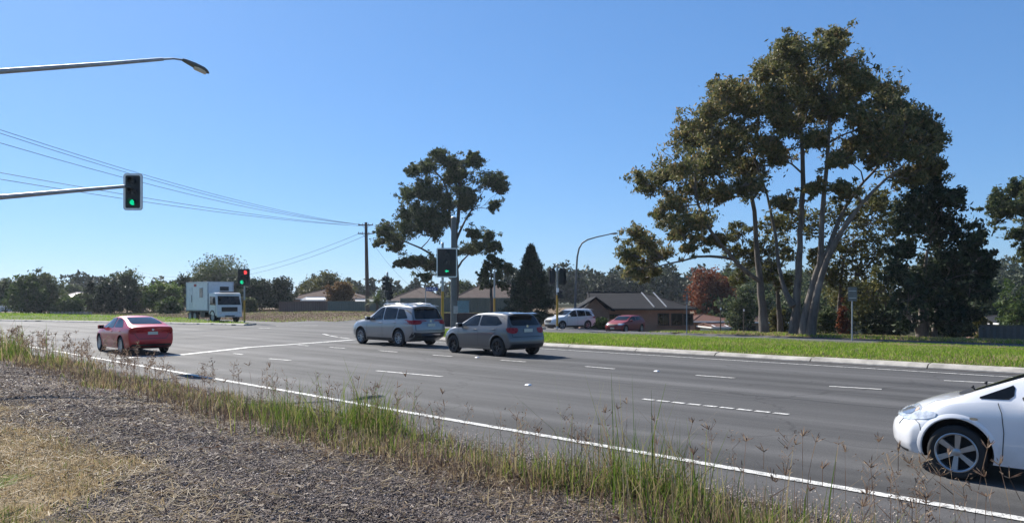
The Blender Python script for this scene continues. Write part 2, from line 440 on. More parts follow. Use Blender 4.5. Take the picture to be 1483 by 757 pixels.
def paved(x, y):
    s, t = st(x, y)
    main = (s > -1.15 + .25 * np.sin(t * .7) * np.sin(t * .23 + 1)) & (s < 15.3)
    cross = (s > 14) & (s < 41) & (t < -33) & (t > -60.3 - .25 * np.maximum(0, s - 22))
    far = (s > 29.3) & (s < 37.3) & (t > -61)
    side = (s > 36) & (s < 62) & (t > -46) & (t < -32)
    isl = (s > 9) & (s < 24.5) & (t <= -60) & (t > -150)
    return main | cross | far | side | isl
# one ground sheet out to the horizon
gx = np.unique(np.round(np.concatenate([np.arange(-16, 12, .3), np.arange(-70, 60, 1.2), np.arange(-200, 240, 10), np.linspace(-2500, 2500, 41)]), 3))
gy = np.unique(np.round(np.concatenate([np.arange(1, 26, .3), np.arange(-20, 100, 1.2), np.arange(100, 420, 10), np.linspace(-300, 3500, 39)]), 3))
def ground_z(x, y):
    s, t = st(x, y)
    z = zt(x, y) + np.where(s < -1.0, lumps(x, y, .035) * sm(1.0, 2.2, -s), 0)
    low = paved(x, y) | paved(x + .9, y) | paved(x - .9, y) | paved(x, y + .9) | paved(x, y - .9)
    return z - np.where(s < 2, .09 * sm(-1.12, -.6, s), np.where(low, .09, 0))
def ground_m(x, y):
    s, t = st(x, y)
    edge = -5.3 + .55 * np.sin(t * .9) * np.sin(t * .37 + 1) + .25 * np.sin(t * 2.3)
    m = np.full(x.shape, 3)
    m[s < 2] = 0
    m[(s < edge)] = 1
    m[(s < edge - 1.6 + .5 * np.sin(t * 1.4)) & (t < -6.2)] = 2
    m[(y > 190)] = 4
    m[(s > 60) & (t > -62)] = 4
    return m
structure('ground', grid_mesh('ground', gx, gy, ground_z, [M['soil'], M['drygrass'], M['greengrass'], M['verge'], M['far']], None, ground_m))

# main carriageway, intersection and the far carriageway: one sheet following the land
ax = np.arange(-150, 75, .75); ay = np.arange(-40, 160, .75)
def road_piece(name, mat, keep, off, xs=ax, ys=ay): structure(name, grid_mesh(name, xs, ys, lambda x, y: zt(x, y) * (st(x, y)[0] > 2) + off, mat, keep))
me = bpy.data.meshes.new('road'); bm = bmesh.new()
pts = []
for t in np.linspace(60, -120, 120): pts.append(xy(-1.05 + .22 * math.sin(t * .7) * math.sin(t * .23 + 1) + .06 * math.sin(t * 3.1), t))
pts += [xy(15.2, -120), xy(15.2, 60)]
f = bm.faces.new([bm.verts.new((x, y, .004)) for x, y in pts]); bmesh.ops.triangulate(bm, faces=[f]); bm.to_mesh(me); bm.free(); me.materials.append(M['asphalt'])
structure('road', me)
def poly_sheet(name, corners, zoff, mat, n=40):
    """bilinear quad patch in (s,t) laid on the land"""
    V = []
    for a in np.linspace(0, 1, n):
        for b in np.linspace(0, 1, n):
            p = [(1 - a) * ((1 - b) * corners[0][k] + b * corners[1][k]) + a * ((1 - b) * corners[3][k] + b * corners[2][k]) for k in (0, 1)]
            x, y = xy(*p); V.append((x, y, zg(x, y) + zoff))
    i = np.arange(n * n).reshape(n, n)
    return structure(name, np_mesh(name, V, np.stack([i[:-1, :-1], i[1:, :-1], i[1:, 1:], i[:-1, 1:]], -1).reshape(-1, 4), mat, True))
poly_sheet('side_road', [(15.2, -30), (15.2, -60.4), (48, -66), (48, -28)], .008, M['asphalt'], 60)
poly_sheet('far_carriageway', [(29.2, -28), (37.2, -28), (37.2, 45), (29.2, 45)], .012, M['asphalt_far'], 40)
poly_sheet('road_corner', [(23, -35), (23, -12), (29.6, -12), (29.6, -35)], .004, M['asphalt_far'], 24)
poly_sheet('far_road', [(6, -60), (6, -150), (25, -150), (25, -60)], .010, M['asphalt_far'], 30)
# shoulder strip of older seal along the near edge
V = []; Fc = []
tt = np.linspace(14, -60, 240)
for i, t in enumerate(tt):
    a = -1.05 + .22 * math.sin(t * .7) * math.sin(t * .23 + 1) + .06 * math.sin(t * 3.1)
    for s in (a + .04, -.16 + .02 * math.sin(t * 5)): V.append((*xy(s, t), .008))
    if i: Fc.append((2 * i - 2, 2 * i - 1, 2 * i + 1, 2 * i))
structure('road_shoulder', np_mesh('road_shoulder', V, Fc, M['shoulder']))

# painted markings
def stripe(mb, pts, w, z=.013):
    pts = [Vector((p[0], p[1], 0)) for p in pts]; L = []; Rr = []
    for i, p in enumerate(pts):
        d = (pts[min(i + 1, len(pts) - 1)] - pts[max(i - 1, 0)]).normalized(); n = Vector((-d.y, d.x, 0)) * w / 2
        L.append(p + n); Rr.append(p - n)
    vs = [Vector((p.x, p.y, z)) for p in L] + [Vector((p.x, p.y, z)) for p in Rr]; m = len(pts)
    mb.add(vs, [(m + i, m + i + 1, i + 1, i) for i in range(m - 1)])
def line_st(mb, s, t0, t1, w, wob=.0):
    stripe(mb, [xy(s + wob * math.sin(t * .8), t) for t in np.linspace(t0, t1, max(2, int(abs(t1 - t0) / 1.5)))], w)
mb = MB()
line_st(mb, 0.0, 12, -31.5, .14, .012); line_st(mb, 0.0, -32.5, -100, .14, .02)      # near edge line
line_st(mb, 13.75, 30, -29.5, .12, .012)                                              # line beside the median kerb
p = [G(170, 519), G(260, 514), G(330, 506.5), G(360, 503), (G(440, 497.5)), G(480, 494.5), G(512, 492)]
stripe(mb, p, .34)                                                                  # stop line
mb.obj('road_edge_lines', M['line'])['kind'] = 'structure'
mb = MB()
def dash_px(a, b, w=.12): stripe(mb, [G(*a), G(*b)], w)
for a, b in (((545, 537), (640, 545.5)), ((390, 519.5), (421, 522)), ((338, 512), (352, 513.4)), ((1201, 559.6), (1277, 564)), ((1008, 543.6), (1064, 547.6)), ((848, 530.8), (890, 534.3)), ((725, 521.5), (761, 524)),
             ((627, 514.2), (655, 516.2)), ((549, 507.7), (575, 509.8)), ((477, 502.8), (500, 504.5)), ((430, 499.6), (447, 500.8)), ((1367, 551.3), (1450, 555.2))):
    dash_px(a, b)
# the broken dash in the near lane: short worn blocks
a, b = G(930, 578), G(1147, 601)
for k in range(9):
    p0 = a.lerp(b, k / 9 + .004); p1 = a.lerp(b, (k + .82) / 9); stripe(mb, [p0, p1], .12)
for a, b in (((468, 483.5), (476, 485.6)), ((478, 486.2), (489, 488)), ((492, 488.6), (506, 490.2))): dash_px(a, b, .16)
dash_px((400, 471.8), (460, 471.3), .3); dash_px((375, 475.3), (392, 474.9), .3)
mb.obj('lane_markings', M['line'])['kind'] = 'structure'
# seams between paving runs
mb = MB()
for s, t0, t1 in ((6.1, 14, -26),):
    stripe(mb, [xy(s + .05 * math.sin(t * .9) + .03 * math.sin(t * 2.7 + s), t) for t in np.linspace(t0, t1, 90)], .022, .009)
mb.obj('road_seams', simple('sealed_seam', (.022, .021, .02), .6, obj=False))['kind'] = 'structure'

# kerb of the right median: cast lengths with open joints
mb = MB()
def kerb_len(pts, out, w=.42, h=.13, z0=0.0):
    """pts: two ends on the road edge, out: unit vector towards the grass"""
    a, b = Vector(pts[0]), Vector(pts[1]); o = Vector(out)
    prof = [(0, -.05), (.03, .035), (.15, h - .01), (w - .04, h + .012), (w, h), (w, -.05)]
    vs = [Vector((q.x + o.x * k, q.y + o.y * k, z0 + hh)) for q in (a, b) for k, hh in prof]; n = len(prof)
    mb.add(vs, [(i, (i + 1) % n, n + (i + 1) % n, n + i) for i in range(n)] + [tuple(reversed(range(n))), tuple(range(n, 2 * n))])
nx, ny = 1 / R2, 1 / R2
t = -32.0
while t < 34:
    L = 3.22
    a, b = xy(14.85, t), xy(14.85, t + L - .035)
    kerb_len([(*a, 0), (*b, 0)], (nx, ny, 0), h=.125 + rng.uniform(-.008, .008)); t += L
for k in range(12):                                     # round the nose
    a0, a1 = PI * k / 12, PI * (k + 1) / 12 - .012
    def nose(a): return xy(22.2 - 7.35 * math.cos(a), -32.0 - 5.2 * math.sin(a))
    p0, p1 = nose(a0), nose(a1); c = xy(22.2, -32); o = Vector((c[0] - p0[0], c[1] - p0[1], 0)).normalized()
    kerb_len([(*p0, 0), (*p1, 0)], o, z0=zg(*p0) - .01)
mb.obj('median_kerb', M['concrete'], smooth=.6)['kind'] = 'structure'
mb = MB()
for k in range(6):                                     # left island kerb
    a, b = ISL[k], ISL[k + 1]; d = (b - a); n = max(1, int(d.length / 3)); o = Vector((-d.y, d.x, 0)).normalized()
    if o.y < 0: o = -o
    for i in range(n):
        p0 = a.lerp(b, i / n); p1 = a.lerp(b, (i + .985) / n); kerb_len([(p0.x, p0.y, 0), (p1.x, p1.y, 0)], o, w=.4, h=.14)
mb.obj('island_kerb', M['concrete'], smooth=.6)['kind'] = 'structure'
# rubbish-brown dirt line in the gutter
mb = MB(); V = []
stripe(mb, [xy(14.75 + .05 * math.sin(t * 1.9) + .03 * math.sin(t * 5.1), t) for t in np.linspace(30, -30, 200)], .16, .010)
mb.obj('gutter_dirt', simple('gutter_dirt', (.045, .034, .026), .95, var=.4, nscale=5, obj=False))['kind'] = 'structure'

# median turf
def med_z(x, y):
    s, t = st(x, y)
    return .13 + .03 * sm(15, 17, s) - .17 * sm(18, 26, s) - .06 * sm(26, 29.3, s) + zt(x, y) * .5 + lumps(x * .7, y * .7, .012)
msx = np.arange(-14, 62, .5); msy = np.arange(-8, 56, .5)
def med_keep(x, y):
    s, t = st(x, y)
    e = np.clip((-32.0 - t) / 5.0, 0, 1); half = 7.1 * np.sqrt(np.clip(1 - e * e, 0, 1))
    return (np.abs(s - 22.2) < half) & (t > -37) & (t < 36) & (s < np.interp(t, [-37, -29.4, -18, 0], [22.5, 25.2, 29, 29.4]))
def rc_grid(name, mat, s0, s1, t0, t1, ds, dt, zf, keep):
    S, T = np.meshgrid(np.arange(s0, s1 + ds, ds), np.arange(t0, t1, dt)); X, Y = xy(S, T)
    V = np.stack([X, Y, zf(X, Y)], -1).reshape(-1, 3); ny_, nx_ = S.shape
    i = np.arange(nx_ * ny_).reshape(ny_, nx_); fc = np.stack([i[:-1, :-1], i[1:, :-1], i[1:, 1:], i[:-1, 1:]], -1).reshape(-1, 4)
    c = V[fc].mean(1); fc = fc[keep(c[:, 0], c[:, 1])]
    return structure(name, np_mesh(name, V, fc, mat, True))
rc_grid('median_strip', M['greengrass'], 15.2, 29.3, -37, 36, .3, .4, med_z, med_keep)
def isl_z(x, y):
    d = dist_poly(x, y, ISL); s, t = st(x, y)
    return .10 + .30 * sm(0.3, 5.0, d) * sm(60, 66, -t)
mx = np.arange(-110, -20, .7); my = np.arange(55, 112, .7)
structure('traffic_island', grid_mesh('traffic_island', mx, my, isl_z, M['greengrass'], lambda x, y: in_poly(x, y, ISL) & (dist_poly(x, y, ISL) > .25)))

# ------------------------------------------------------------------ ground cover
def blades(name, Pn, H, W, mat, lean=.5, seed=1, cols=2, midx=None, droop=.25):
    """grass blades: root quad + tip, bent"""
    r = np.random.default_rng(seed); n = len(Pn)
    a = r.uniform(0, 2 * PI, n); l = np.abs(r.normal(0, lean, n))
    dx, dy = np.cos(a) * l * H, np.sin(a) * l * H
    b = r.uniform(0, 2 * PI, n); wx, wy = np.cos(b) * W / 2, np.sin(b) * W / 2
    z0 = Pn[:, 2]
    V = np.empty((n, 6, 3), np.float32)
    for k, (fr, wf) in enumerate(((0, 1), (.55, .8), (1, .12))):
        ex = fr ** 1.8
        zz = z0 + H * (fr - droop * l * fr ** 2)
        for j, sg in enumerate((-1, 1)):
            V[:, 2 * k + j, 0] = Pn[:, 0] + dx * ex + sg * wx * wf
            V[:, 2 * k + j, 1] = Pn[:, 1] + dy * ex + sg * wy * wf
            V[:, 2 * k + j, 2] = zz
    i = np.arange(n)[:, None] * 6
    fc = np.concatenate([i + np.array([[0, 1, 3, 2]]), i + np.array([[2, 3, 5, 4]])], 0)
    mi = None if midx is None else np.concatenate([midx, midx])
    return tag(link(name, np_mesh(name, V.reshape(-1, 3), fc, mat, True, mi)), kind='stuff')
def pnoise(x, y, f, ph=0.0):
    return .5 + .25 * np.sin(x * f + 1.7 * np.sin(y * f * .7 + ph) + ph) + .25 * np.sin(y * f * 1.3 + 1.3 * np.sin(x * f * .9 - ph) + 2 * ph)
def in_view(x, y, m=.06):
    return (y > 3) & (np.abs(x / np.maximum(y, .1)) < .692 + m)

# lawn on the median (denser where near)
n = 330000
s = rng.uniform(15.28, 29.2, n); t = rng.uniform(-37, 16, n); x, y = xy(s, t)
k = med_keep(x, y) & in_view(x, y) & (rng.random(n) < np.clip((30 / np.maximum(y, 1)) ** 1.0, .15, 1))
x, y, s, t = x[k], y[k], s[k], t[k]
H = rng.uniform(.05, .15, len(x)) * (.75 + .5 * pnoise(x, y, 1.1)) * np.where(s < 15.7, .6, 1) * (1 - .4 * sm(20, 27, s)) + .04 * (rng.random(len(x)) < .05)
mi = ((rng.random(len(x)) < .05 + .45 * (s < 15.6) + .16 * (pnoise(x, y, .8, 2) > .7) + .10 * (pnoise(x, y, .23, 4) > .66))).astype(int)
blades('median_grass', np.stack([x, y, med_z(x, y) - .01], -1), H, rng.uniform(.012, .028, len(x)), [M['lawn_blade'], M['straw']], .6, 3, midx=mi)
# island grass
n = 42000
x = rng.uniform(-85, -22, n); y = rng.uniform(58, 100, n); k = in_poly(x, y, ISL) & (dist_poly(x, y, ISL) > .45); x, y = x[k], y[k]
blades('island_grass', np.stack([x, y, isl_z(x, y)], -1), rng.uniform(.06, .2, len(x)), rng.uniform(.03, .06, len(x)), M['lawn_blade'], .6, 4)
# verges beyond: dry and patchy
n = 90000
s = rng.uniform(20, 58, n); t = rng.uniform(-125, -58, n); x, y = xy(s, t)
k = (~paved(x, y)) & (~in_poly(x, y, ISL)) & in_view(x, y); x, y = x[k], y[k]
mi = (rng.random(len(x)) < .62 + .4 * pnoise(x, y, .16, 1)).astype(int)
blades('verge_grass_by_fences', np.stack([x, y, zt(x, y) - .02], -1), rng.uniform(.04, .13, len(x)), rng.uniform(.03, .07, len(x)), [M['lawn_blade'], M['deadweed'], ], .7, 5, midx=mi)
n = 70000
s = rng.uniform(37.4, 52, n); t = rng.uniform(-31, 10, n); x, y = xy(s, t); k = in_view(x, y); x, y = x[k], y[k]
mi = (rng.random(len(x)) < .25 + .5 * pnoise(x, y, .3, 1)).astype(int)
blades('verge_grass_under_trees', np.stack([x, y, zt(x, y) - .02], -1), rng.uniform(.05, .2, len(x)), rng.uniform(.02, .05, len(x)), [M['lawn_blade'], M['straw']], .7, 6, midx=mi)

def gz(x, y): return ground_z(x, y)
# tall growth along the near edge of the road
def strip_dens(s, t):
    # strip between the seal and the gravel, ragged; sparse windows where the seal shows through
    c = -1.95 + .2 * np.sin(t * .5) + .2 * np.sin(t * 1.3 + 1)
    w = .62 + .25 * np.sin(t * .8 + 2)
    d = np.exp(-((s - c) / w) ** 2)
    clump = np.clip(pnoise(s * 2.2, t * 1.0, 2.1, .5) * 2.6 - .95, 0, 1)
    return d * (.12 + .88 * clump) * (1 - .72 * np.exp(-((t + 6.5) / .8) ** 2)) * (1 - .6 * sm(-2.9, -1.9, t)) * (1 + .9 * np.exp(-((t + 3.9) / 1.3) ** 2))
n = 235000
s = rng.uniform(-3.6, -.45, n); t = rng.uniform(-34, 4, n); x, y = xy(s, t)
k = in_view(x, y, .12) & (rng.random(n) < strip_dens(s, t) * np.clip(9 / np.maximum(y, 3), .33, 1)); x, y, s, t = x[k], y[k], s[k], t[k]
green = np.clip(np.exp(-((t + 9.8) / 3.0) ** 2) + np.exp(-((t + 29) / 5) ** 2) + .8 * np.exp(-((t + 3.9) / 1.2) ** 2) + .4 * (t > -2.6), 0, 1)
H = rng.gamma(4, .050, len(x)) * (.42 + .78 * green) * (.7 + .7 * pnoise(x, y, 1.5)) + .04
H = np.clip(H * (1 + .5 * np.exp(-((t + 3.9) / 1.3) ** 2)), .05, .85) * (1 + .6 * np.exp(-((t + 29) / 5) ** 2))
q = rng.random(len(x)); mi = np.where(q < .22 + .58 * green, 0, np.where(q < .62 + .28 * green, 1, 2))
H = H * np.where(mi == 2, .6, 1) * (.55 + .9 * rng.random(len(x)) ** 2)
blades('roadside_grass', np.stack([x, y, gz(x, y) - .01], -1), H, rng.uniform(.005, .012, len(x)) * np.clip(y / 9, 1, 2.4), [M['reed'], M['straw'], M['deadweed']], .38, 8, midx=mi)
# darker dead weeds at the foot of it, over the upper gravel
n = 120000
s = rng.uniform(-3.7, -1.2, n); t = rng.uniform(-34, 3, n); x, y = xy(s, t)
k = in_view(x, y, .1) & (rng.random(n) < np.exp(-((s + 2.35) / .55) ** 2) * np.clip(10 / np.maximum(y, 3), .3, 1) * np.clip(pnoise(s * 2, t, 1.7, 3) * 1.5 - .1, .15, 1)); x, y = x[k], y[k]
mi = (rng.random(len(x)) < .3).astype(int)
blades('dead_weeds', np.stack([x, y, gz(x, y) - .01], -1), rng.uniform(.05, .26, len(x)), rng.uniform(.006, .014, len(x)), [M['deadweed'], M['straw']], .9, 9, midx=mi, droop=.5)
# mown dry grass in the near left corner, green patch at the corner
n = 150000
s = rng.uniform(-7.6, -4.4, n); t = rng.uniform(-16, 0, n); x, y = xy(s, t)
edge = -5.3 + .55 * np.sin(t * .9) * np.sin(t * .37 + 1) + .25 * np.sin(t * 2.3)
k = in_view(x, y, .1) & (s < edge + rng.normal(0, .16, n)) ; x, y, s, t = x[k], y[k], s[k], t[k]
gp = sm(-5.8, -6.5, s + .5 * (pnoise(x, y, 1.6, 4) - .5)) * sm(-4.6, -6.2, t)
mi = (rng.random(len(x)) > .12 + .6 * gp).astype(int)
blades('dry_grass', np.stack([x, y, gz(x, y) - .01], -1), rng.uniform(.02, .12, len(x)) * (.45 + 1.1 * pnoise(x, y, 5.3, 2) ** 1.5) * (.8 + .6 * gp), rng.uniform(.004, .009, len(x)), [M['reed'], M['straw']], 1.0, 10, midx=mi, droop=.45)
# loose straw lying on the gravel
def litter(name, n, L, W, mat, smin, smax, seed, zoff=.02, tilt=.25, dens=None):
    r = np.random.default_rng(seed)
    s = r.uniform(smin, smax, n); t = r.uniform(-26, 1, n); x, y = xy(s, t)
    k = in_view(x, y, .06) & (r.random(n) < np.clip(9 / np.maximum(y, 3), .25, 1))
    if dens is not None: k &= r.random(n) < dens(s, t)
    x, y = x[k], y[k]; m = len(x)
    a = r.uniform(0, 2 * PI, m); l = r.uniform(*L, m); w = r.uniform(*W, m); tl = r.normal(0, tilt, m)
    d = np.stack([np.cos(a) * np.cos(tl), np.sin(a) * np.cos(tl), np.sin(tl)], -1) * (l / 2)[:, None]
    sd = np.stack([-np.sin(a), np.cos(a), r.normal(0, .5, m)], -1) * (w / 2)[:, None]
    c = np.stack([x, y, gz(x, y) + zoff + np.abs(np.sin(tl)) * l / 2], -1)
    V = np.stack([c - d - sd, c - d + sd, c + d + sd, c + d - sd], 1)
    return tag(link(name, np_mesh(name, V.reshape(-1, 3), np.arange(m * 4).reshape(m, 4), mat)), kind='stuff')
litter('matted_straw', 60000, (.03, .16), (.003, .006), M['straw'], -7.6, -4.7, 16, zoff=.03, tilt=.35, dens=lambda s, t: np.clip((-4.75 - s) * 1.3, 0, 1) * (.25 + .75 * pnoise(s * 1.7, t * 1.7, 2.0, 1)))
litter('straw_litter', 44000, (.025, .14), (.002, .005), M['straw'], -5.4, -1.6, 12, dens=lambda s, t: np.clip(.26 + 1.1 * np.exp(-((s + 2.6) / .8) ** 2) * (t > -14) + .5 * np.exp(-((s + 5.0) / .5) ** 2), 0, 1))
litter('twig_litter', 14000, (.03, .12), (.003, .006), M['deadweed'], -5.2, -1.6, 13)
# gravel: small angular stones
def stones(name, n, size, seed, mat):
    r = np.random.default_rng(seed)
    s = r.uniform(-5.9, -1.0, n); t = r.uniform(-30, 1, n); x, y = xy(s, t)
    edge = -5.3 + .55 * np.sin(t * .9) * np.sin(t * .37 + 1) + .25 * np.sin(t * 2.3)
    k = in_view(x, y, .05) & (s > edge - r.exponential(.12, n)) & (r.random(n) < np.clip(8 / np.maximum(y, 3), .12, 1)); x, y = x[k], y[k]; m = len(x)
    sz = r.uniform(*size, m) * np.clip(y / 8, 1, 1.8)
    base = np.array([[1, 0, 0], [-1, 0, 0], [0, 1, 0], [0, -1, 0], [0, 0, 1], [0, 0, -1]], float)
    V = base[None] * (r.uniform(.45, 1.25, (m, 6, 1))) * sz[:, None, None] * .5
    V[:, :, 2] *= .65
    # random rotation
    q = r.normal(size=(m, 4)); q /= np.linalg.norm(q, axis=1)[:, None]; w_, a, b, c = q.T
    Rm = np.stack([1 - 2 * (b * b + c * c), 2 * (a * b - c * w_), 2 * (a * c + b * w_), 2 * (a * b + c * w_), 1 - 2 * (a * a + c * c), 2 * (b * c - a * w_), 2 * (a * c - b * w_), 2 * (b * c + a * w_), 1 - 2 * (a * a + b * b)], -1).reshape(m, 3, 3)
    V = np.einsum('mij,mkj->mki', Rm, V) + np.stack([x, y, gz(x, y) + sz * .12], -1)[:, None, :]
    f8 = np.array([[0, 2, 4], [2, 1, 4], [1, 3, 4], [3, 0, 4], [2, 0, 5], [1, 2, 5], [3, 1, 5], [0, 3, 5]])
    fc = (np.arange(m)[:, None, None] * 6 + f8[None]).reshape(-1, 3)
    return tag(link(name, np_mesh(name, V.reshape(-1, 3), fc, mat)), kind='stuff')
def crumbs():
    r = np.random.default_rng(44); n = 26000
    s = -1.1 + r.exponential(.22, n); t = r.uniform(-26, 1, n); x, y = xy(s, t); k = in_view(x, y, .05) & (s < -.12) & (y < 20) & (r.random(n) < np.clip(8 / y, .2, 1)); x, y = x[k], y[k]; m = len(x)
    sz = r.uniform(.006, .022, m); base = np.array([[1, 0, 0], [-.5, .87, 0], [-.5, -.87, 0], [0, 0, 1]], float)
    a = r.uniform(0, 2 * PI, m); c, q = np.cos(a), np.sin(a); B = base[None] * r.uniform(.5, 1.2, (m, 4, 1)) * sz[:, None, None] * .6
    V = np.stack([B[..., 0] * c[:, None] - B[..., 1] * q[:, None] + x[:, None], B[..., 0] * q[:, None] + B[..., 1] * c[:, None] + y[:, None], B[..., 2] + .009], -1)
    fc = (np.arange(m)[:, None, None] * 4 + np.array([[0, 1, 3], [1, 2, 3], [2, 0, 3]])[None]).reshape(-1, 3)
    tag(link('loose_gravel', np_mesh('loose_gravel', V.reshape(-1, 3), fc, M['chip'])), kind='stuff')
crumbs()
stones('gravel', 560000, (.009, .028), 14, M['chip'])

stones('scattered_stones', 2600, (.025, .055), 17, M['chip'])
litter('leaf_litter', 8000, (.02, .07), (.008, .02), M['deadweed'], -5.6, -1.4, 18)
# finger-grass seed heads on tall stalks
def seed_stalks(name, roots, seed):
    r = np.random.default_rng(seed); V = []; Fc = []
    def quad(a, b, w0, w1):
        d = (b - a); sd = np.cross(d, r.normal(size=3)); sd /= np.linalg.norm(sd) + 1e-9
        i = len(V); V.extend([a - sd * w0, a + sd * w0, b + sd * w1, b - sd * w1]); Fc.append((i, i + 1, i + 2, i + 3))
    for x, y, h, kind in roots:
        p = np.array([x, y, float(gz(np.array(x), np.array(y)))]); a = r.uniform(0, 2 * PI); l = abs(r.normal(0, .16))
        n = 5; prev = p; wsc = max(1, y / 9)
        for i in range(1, n + 1):
            q = p + np.array([math.cos(a) * l * h * (i / n) ** 2, math.sin(a) * l * h * (i / n) ** 2, h * i / n])
            quad(prev, q, .0022 * wsc, .002 * wsc); prev = q
            if r.random() < .25 and i < n:                     # a dry leaf off the stalk
                b = r.uniform(0, 2 * PI); quad(q, q + np.array([math.cos(b), math.sin(b), .7]) * r.uniform(.06, .18), .004, .001)
        if kind == 0:                                         # windmill head
            for k in range(r.integers(5, 10)):
                b = r.uniform(0, 2 * PI); e = r.uniform(.15, 1.25); L = r.uniform(.05, .095) * min(1.5, wsc)
                d = np.array([math.cos(b) * math.sin(e), math.sin(b) * math.sin(e), math.cos(e)]) * L
                quad(prev, prev + d * .6, .003 * wsc, .004 * wsc); quad(prev + d * .6, prev + d, .004 * wsc, .001)
        else:                                                 # loose weed panicle
            for k in range(r.integers(8, 18)):
                b = r.uniform(0, 2 * PI); f = r.uniform(.45, 1); q = p + (prev - p) * f; L = r.uniform(.04, .13)
                e = q + np.array([math.cos(b) * .7, math.sin(b) * .7, .8]) * L
                quad(q, e, .0016 * wsc, .0016 * wsc)
                for m in range(3):
                    c = e + r.normal(0, .016, 3); quad(c, c + r.normal(0, .012, 3) * wsc, .005 * wsc, .002)
    return tag(link(name, np_mesh(name, V, Fc, M['seed'])), kind='stuff')
roots = []
for px, py in ((950, 606), (985, 612), (1030, 628), (1075, 640), (1150, 645), (1165, 636), (1205, 640), (1225, 655), (1262, 640), (1190, 680), (1270, 678), (1290, 700), (1235, 712), (1330, 672), (1385, 660), (1400, 668), (1410, 645), (1445, 690), (1470, 672), (872, 600), (905, 592), (860, 640), (1000, 660), (955, 640), (1060, 690), (1110, 700), (1340, 720), (1300, 655), (1170, 712), (1360, 690), (1105, 655), (1140, 690), (830, 640), (745, 660), (780, 625), (590, 545), (575, 560), (583, 575), (600, 580), (545, 560), (520, 570), (1425, 715), (1375, 725), (1320, 735), (1250, 735)):
    Y = F * (EYE - .72) / (py - HY); Y = min(max(Y * rng.uniform(.97, 1.03), 4.7), 11)
    s_ = None
    for _ in range(30):                                       # keep the root on the grass strip
        x = (px - CX) * Y / F; s_ = st(x, Y)[0]
        if s_ > -1.1: Y -= .12
        elif s_ < -3.2: Y += .12
        else: break
    h = EYE + (HY - py) * Y / F - zg(x, Y)
    if .15 < h < 1.3: roots.append((x, Y, h, 0))
n = 0
while n < 190:
    s = rng.normal(-1.7, .5); t = rng.uniform(-33, 2); x, y = xy(s, t)
    if not in_view(x, y) or s > -.8: continue
    far = t < -20
    roots.append((x, y, rng.uniform(.35, .75) * (1.25 if far else 1), 1 if rng.random() < .75 else 0)); n += 1
seed_stalks('seed_head_stalks', roots, 15)

# ================================================================== TREES
def leaf_mesh(name, C, size, mat, droop=.3, aspect=.38, seed=0, fold=True):
    """a leaf at each point: two triangles sharing the midrib"""
    r = np.random.default_rng(seed); n = len(C)
    d = r.normal(size=(n, 3)); d[:, 2] -= droop; d /= np.linalg.norm(d, axis=1)[:, None]
    b = r.normal(size=(n, 3)); w = np.cross(d, b); w /= np.linalg.norm(w, axis=1)[:, None] + 1e-9
    nn = np.cross(d, w)
    L = size * r.uniform(.6, 1.4, n)[:, None]; W = L * aspect / 2
    V = np.stack([C - d * L / 2, C + w * W + nn * W * .35, C + d * L / 2, C - w * W + nn * W * .35], 1)
    return np_mesh(name, V.reshape(-1, 3), np.arange(4 * n).reshape(n, 4), mat)
def clump_points(c, rad, nsub, nleaf, r, sub=.34, flat=.8, shell=.55):
    """leaf positions: many small sprays spread through an ellipsoid, more of them near its skin"""
    c = np.array(c); rad = np.array(rad)
    u = r.normal(size=(nsub, 3)); u /= np.linalg.norm(u, axis=1)[:, None]
    k = r.uniform(0, 1, nsub) ** (1 / 3); k = np.where(r.random(nsub) < shell, .72 + .38 * r.random(nsub), k) if shell >= 0 else np.clip(np.abs(r.normal(0, .68, nsub)), .05, 1.5)
    sc = c + u * k[:, None] * rad
    sz = sub * r.uniform(.55, 1.35, nsub) * rad.mean()
    p = np.repeat(sc, nleaf, 0) + r.normal(size=(nsub * nleaf, 3)) * np.repeat(sz, nleaf)[:, None] * np.array([.55, .55, .55 * flat])
    return p, sc
def tubes_mesh(name, tubes, mat, n=7):
    mb = MB()
    for pts, rad in tubes: mb.tube(pts, rad, n)
    me = mb.mesh(name, mat, smooth=1.2); return me
def bent(a, b, k, r, sag=0.0):
    a = np.array(a, float); b = np.array(b, float); L = np.linalg.norm(b - a); pts = []
    o = r.normal(0, .07, 3) * L
    for i in range(k + 1):
        f = i / k; p = a + (b - a) * f + o * math.sin(PI * f) + np.array([0, 0, sag * L * math.sin(PI * f)]) + (r.normal(0, .012, 3) * L if 0 < i < k else 0)
        pts.append(p)
    return pts
